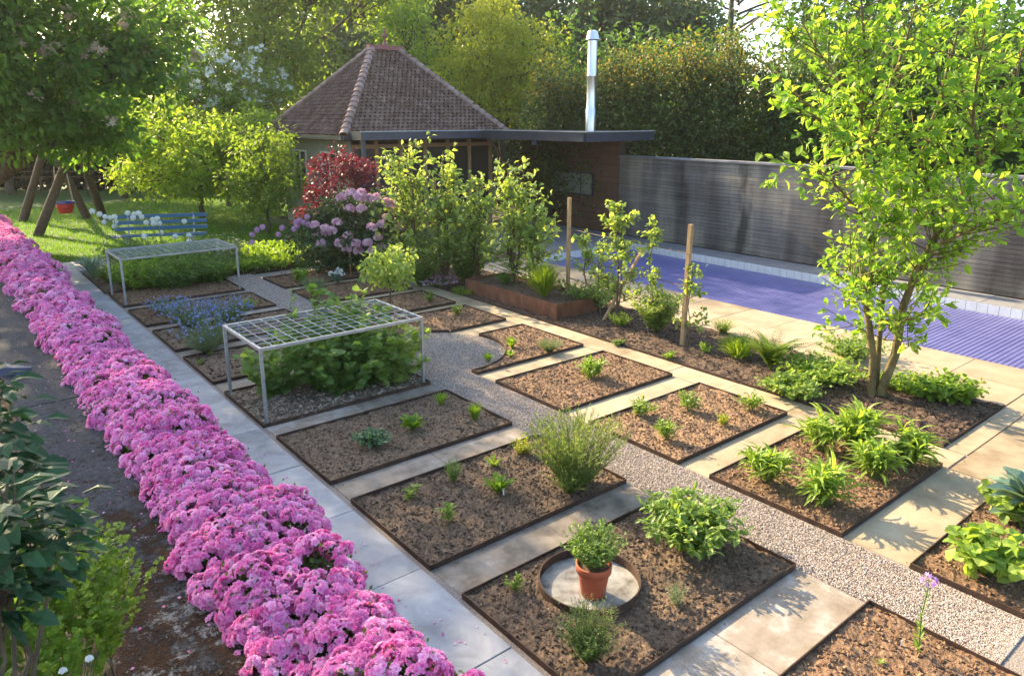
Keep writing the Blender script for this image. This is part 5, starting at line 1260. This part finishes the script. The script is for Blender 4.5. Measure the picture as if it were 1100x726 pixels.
tree('linden_tree', 'bright yellow green tree just behind the roof finial', 'tree', T_(435, 33), [bl(440, 50, 33, (1.3, 1.3, 1.5)), bl(425, 85, 33, (1.5, 1.3, 1.0)), bl(470, 85, 33, (1.5, 1.3, 1.2)), bl(438, 15, 33, (.7, .7, .9))], L['tyel'], .2, 40, 26, .12, LM, TG, crad=.5)
tree('laburnum_tree', 'golden yellow sunlit tree with thin brown stems right behind the pavilion roof', 'tree', T_(540, 31), [bl(520, 45, 31, (1.7, 1.7, 1.6)), bl(560, 65, 31, (1.5, 1.5, 1.4)), bl(535, 100, 31, (1.7, 1.5, 1.2)), bl(500, 85, 31.5, (1.4, 1.4, 1.3)), bl(535, 15, 32, (1.2, 1.2, 1.0)), bl(575, 110, 31, (.9, 1.0, 1.2))], L['tgold'], .17, 48, 30, .1, LM, TG, crad=.42, multi=5)
# evergreens behind the wall
ev = [(590, 88, 25.5, 1.1, 'leftmost bronze tipped evergreen behind the canopy'), (622, 92, 26, 1.0, 'evergreen just behind the flue pipe'), (655, 78, 25, 1.2, 'bronze tipped evergreen right of the flue pipe'), (700, 72, 24.5, 1.4, 'broad evergreen behind the left end of the pool wall'), (745, 62, 24, 1.4, 'broad dark evergreen behind the middle of the pool wall'), (790, 60, 23.5, 1.4, 'tallest evergreen behind the stained part of the pool wall'), (835, 90, 23, 1.2, 'dark evergreen left of the magnolia crown')]
for x, ytop, dep, r, l in ev:
    q = at(x, ytop, dep); zt = q[2]
    tree('evergreen_tree', l, 'tree', (q[0], q[1], 0), [((q[0], q[1], zt * f), (r * w, r * w, zt * .17)) for f, w in ((.25, .95), (.45, 1.0), (.64, .95), (.82, .72), (.93, .42))], L['hedge'], .13, 60, 30, .16, LM, 'evergreens behind the pool wall', crad=.38, flat=1.3, limbs=True, tipmat=L['hedgetip'], tipfrac=.16)
for x, ytop, dep, r, l in ((880, 60, 23, 1.6, 'dark evergreen behind the magnolia crown, left part'), (940, 40, 22, 1.7, 'dark evergreen behind the magnolia stems'), (1000, 50, 21, 1.7, 'dark evergreen behind the magnolia crown, right part'), (1065, 40, 20, 1.8, 'dark evergreen at the right edge behind the magnolia'), (1140, 30, 19, 1.8, 'dark evergreen beyond the right edge of the picture')):
    q = at(x, ytop, dep); zt = q[2]
    tree('evergreen_tree', l, 'tree', (q[0], q[1], 0), [((q[0], q[1], zt * f), (r * w, r * w, zt * .17)) for f, w in ((.25, .95), (.45, 1.0), (.64, .95), (.82, .75), (.93, .5))], L['tdark'], .17, 34, 26, .16, LM, 'evergreens behind the pool wall', crad=.42, flat=1.2)
for x, y, dep, r, l in ((905, 15, 35, (3, 2.5, 3.2), 'tree behind the upper left of the magnolia'), (1000, 10, 34, (3.4, 2.5, 3.4), 'tree behind the top of the magnolia'), (640, 100, 33, (3.4, 2.5, 3.0), 'dark tree filling the gap behind the flue pipe'), (760, 110, 32, (4, 2.5, 3.0), 'dark tree mass behind the evergreens'), (900, 110, 31, (4, 2.5, 3.6), 'dark tree mass behind the magnolia'), (1050, 100, 29, (4, 2.5, 3.6), 'dark tree mass behind the right edge evergreens')):
    q = at(x, y, dep); tree('backdrop_tree', l, 'tree', (q[0], q[1], 0), [(q, r), (q - [0, 0, 2], r)], L['tdark'], .28, 14, 26, .25, LM, TG, crad=.8)
# pine with long bare branches, top right
q = at(790, 5, 38); pt = thing('pine_tree', 'tall thin pine with bare spreading branches at the top right', 'tree', (q[0], q[1], 0), TG)
S_, cs = [limb((q[0], q[1], 0), (q[0] + .3, q[1], 13.5), .25, .06, 8, 0, 8)], []
for k in range(34):
    z = 7.5 + 6 * rng.random(); a_ = rng.random() * 6.28; ln = rng.uniform(2.0, 4.6); s0 = np.array([q[0] + .2, q[1], z]); e0 = s0 + [math.cos(a_) * ln, math.sin(a_) * ln, ln * .28]
    S_.append(limb(s0, e0, .07, .02, 5, .05, 5))
    for f in (.55, .7, .85, 1.0): cs.append(s0 + (e0 - s0) * f + rng.normal(size=3) * .25)
mk('trunk', S_, M['bark'], pt, smooth=True); mk('crown', [clumps(np.array(cs), .45, 60, .15, LN2, 1.2, flat=.4)], L['tblue'], pt)
# back hedge behind the lawn with a rail fence
q0, q1 = at(-120, 215, 37), at(420, 200, 41); n = 26000
f = rng.random(n); hh = 3.4 * rng.random(n) ** .8
p = q0[None] * (1 - f[:, None]) + q1[None] * f[:, None]; p[:, 2] = hh; p += rng.normal(size=p.shape) * [.35, .35, .08]
hg = thing('boundary_hedge', 'dark brownish hedge closing the garden behind the lawn and swing', 'hedge', (q0 + q1) / 2 * [1, 1, 0])
mk('foliage', [inst(LQW, p, rdir(n), rdir(n), .2 + .15 * rng.random(n))], L['beech'], hg)
P = np.stack([q0[None] * (1 - u) + q1[None] * u for u in np.linspace(0, 1, 60)[:, None]]).reshape(60, 3)
mk('stem', [tubes([[a_ * [1, 1, 0], a_ * [1, 1, 0] + [.1, 0, 1.5], a_ * [1, 1, 0] + [-.1, .1, 3.2]]], [.07, .05, .02], 5) for a_ in P], M['bark'], hg)
f0, f1 = at(-60, 215, 33.5), at(330, 205, 36)
rf = thing('rail_fence', 'pale low rail fence in front of the dark boundary hedge', 'fence', (f0 + f1) / 2 * [1, 1, 0])
mk('rail', [bar(f0 * [1, 1, 0] + [0, 0, z], f1 * [1, 1, 0] + [0, 0, z], .04, .05) for z in (.95, 1.2)], M['log'], rf)
for u in np.linspace(.02, .98, 9): a_ = (f0 * (1 - u) + f1 * u) * [1, 1, 0]; mk('post', [bar(a_, a_ + [0, 0, 1.3], .07)], M['log'], rf)

# ---------- foreground left shrubs
def big_leaf(label, foot, tops, n, leaf, mat, name='laurel_shrub', spread=.22, nst=1):
    foot = np.array(foot, float); th = thing(name, label, 'shrub', foot); S, Q, A2 = [], [], []
    for tp in tops:
        tp = np.array(tp, float); S.append(limb(foot, tp, .018, .006, 6, -.04))
        m = n * nst; idx = rng.random(m) ** .8
        d = rdir(m); q = foot + (tp - foot) * (1 - .13 * idx[:, None]) + d * spread * rng.random((m, 1)) ** .5 * [1, 1, .7]
        Q.append(q); A2.append(nrm(d * [1, 1, .3] + [0, 0, -.05]))
        for k in range(10): S.append(limb(foot + (tp - foot) * rng.uniform(.7, .98), q[k], .005, .003, 4, .05, 4))
    q = np.concatenate(Q); a2 = np.concatenate(A2); s = leaf * (.65 + .5 * rng.random(len(q)))
    mk('foliage', [inst(leafT(.25, .09, .2), q, a2, nrm(np.array([0, 0, 1.]) + .55 * rdir(len(q))), s)], mat, th, smooth=False)
    mk('stem', S, M['bark'], th, smooth=True)
big_leaf('dark glossy broad leaved shrub at the left edge nearest the camera', at(8, 760, 2.6) * [1, 1, 0] + [-.05, 0, .3], [at(-5, 570, 2.5), at(45, 548, 2.7), at(-15, 610, 2.4), at(8, 520, 2.6), at(-25, 530, 2.5)], 30, .125, L['fgleaf'], spread=.19, nst=2)
big_leaf('dark leaved shrub at the left edge behind the nearest one', at(-10, 560, 3.9) * [1, 1, 0] + [-.1, .3, .3], [at(-25, 410, 3.9), at(-5, 450, 3.8), at(-20, 490, 3.6), at(-40, 430, 4.1), at(0, 510, 3.6), at(-15, 550, 3.5)], 34, .15, L['fgleaf'], spread=.25, nst=2)
b = at(75, 700, 3.0); b[2] = .32
herb('columbine_plant', 'light green finely lobed columbine bush with white nodding flowers in the bottom left corner', 'flower', (at(62, 735, 3.2) * [1, 1, 0] + [0, 0, .3]), 150, 1.5, .42, .055, LL, L['spring'], per=40, lw=1.0, upw=.4, t0=.55, r0=.08, stemr=.002)
for x, y, l in ((95, 703, 'white nodding columbine flower, right of the pair in the bottom left corner'), (67, 716, 'white nodding columbine flower, lower left of the pair')):
    c_ = at(x, y, 2.62); t = thing('columbine_flower', l, 'flower', c_, 'white columbine flowers')
    d_ = nrm(np.stack([np.cos(np.arange(10) * .63) * .6, np.sin(np.arange(10) * .63) * .6, np.full(10, -.9)], -1)); mk('petal', [inst(leafT(.3, .1, -.1), np.repeat(c_[None], 10, 0), d_, nrm(d_ * [1, 1, 0] + [0, 0, .6]), .026 + .005 * rng.random(10))], Fl['white'], t)
    mk('stem', [tubes([[c_ + [0, 0, .0], c_ + [0, 0, .04], c_ + [-.04, .02, .02], c_ + [-.1, .05, -.15]]], .0015, 4)], M['stem'], t)
q = g(22, 403, .45)
t = thing('dark_tray', 'slate blue folded plastic edge lying on the stone ledge at the left', 'tray', q)
mk('panel', [bar(q + [-.22, .16, .05], q + [.10, -.02, .03], .03, .12)], M['darkplastic'], t)
mk('rim', [bar(q + [-.20, .22, .12], q + [.12, .02, .06], .09, .02)], M['darkplastic'], t)

# thin warm morning air
m, t, out = nt('air')
pv_ = t.nodes.new('ShaderNodeVolumePrincipled'); pv_.inputs['Color'].default_value = (.95, .95, .93, 1); pv_.inputs['Density'].default_value = .0004; pv_.inputs['Anisotropy'].default_value = .55
t.links.new(pv_.outputs[0], out.inputs['Volume'])
tag(mk('haze', [box(-60, 70, -30, 85, -1.2, 22)], m), 'thin sunlit air over the garden', 'haze', kind='stuff')
# ------------------------------------------------------------------ camera, light, world
cam = bpy.data.cameras.new('camera'); co = bpy.data.objects.new('camera', cam); COL.objects.link(co)
co.location = (0, 0, H_); co.rotation_euler = (R(90) - PIT, 0, -YAW)
cam.sensor_width = 36; cam.lens = F_ / 1100 * 36; cam.shift_y = (CY_ - 363) / 1100; cam.clip_end = 1000; cam.clip_start = .05
scn.camera = co
EL, AZM = R(28), math.atan2(-.08, 1)      # sun stands beyond the garden, slightly to the left
sd = Vector((math.sin(AZM) * math.cos(EL), math.cos(AZM) * math.cos(EL), math.sin(EL)))
sl = bpy.data.lights.new('sun', 'SUN'); sl.energy = 4.9; sl.angle = R(.6); sl.color = (1, .79, .50)
so = bpy.data.objects.new('sun', sl); COL.objects.link(so); so.rotation_euler = sd.to_track_quat('Z', 'Y').to_euler()
w = bpy.data.worlds.new('World'); scn.world = w; w.use_nodes = True; nt_ = w.node_tree; bg = nt_.nodes['Background']
sk = nt_.nodes.new('ShaderNodeTexSky'); sk.sky_type = 'NISHITA'; sk.sun_disc = False; sk.sun_elevation = EL; sk.sun_rotation = AZM
sk.dust_density = 2.0; sk.air_density = 1.0
nt_.links.new(sk.outputs[0], bg.inputs[0]); bg.inputs[1].default_value = .15
scn.view_settings.view_transform = 'Standard'; scn.view_settings.look = 'None'; scn.view_settings.gamma = 1; scn.view_settings.exposure = 1.85
scn.render.engine = 'CYCLES'
cy = scn.cycles; cy.use_denoising = True; cy.volume_bounces = 0; cy.max_bounces = 7; cy.diffuse_bounces = 3; cy.transmission_bounces = 4; cy.glossy_bounces = 2; cy.transparent_max_bounces = 4; cy.caustics_reflective = False; cy.caustics_refractive = False
try: cy.denoiser = 'OPENIMAGEDENOISE'
except Exception: pass
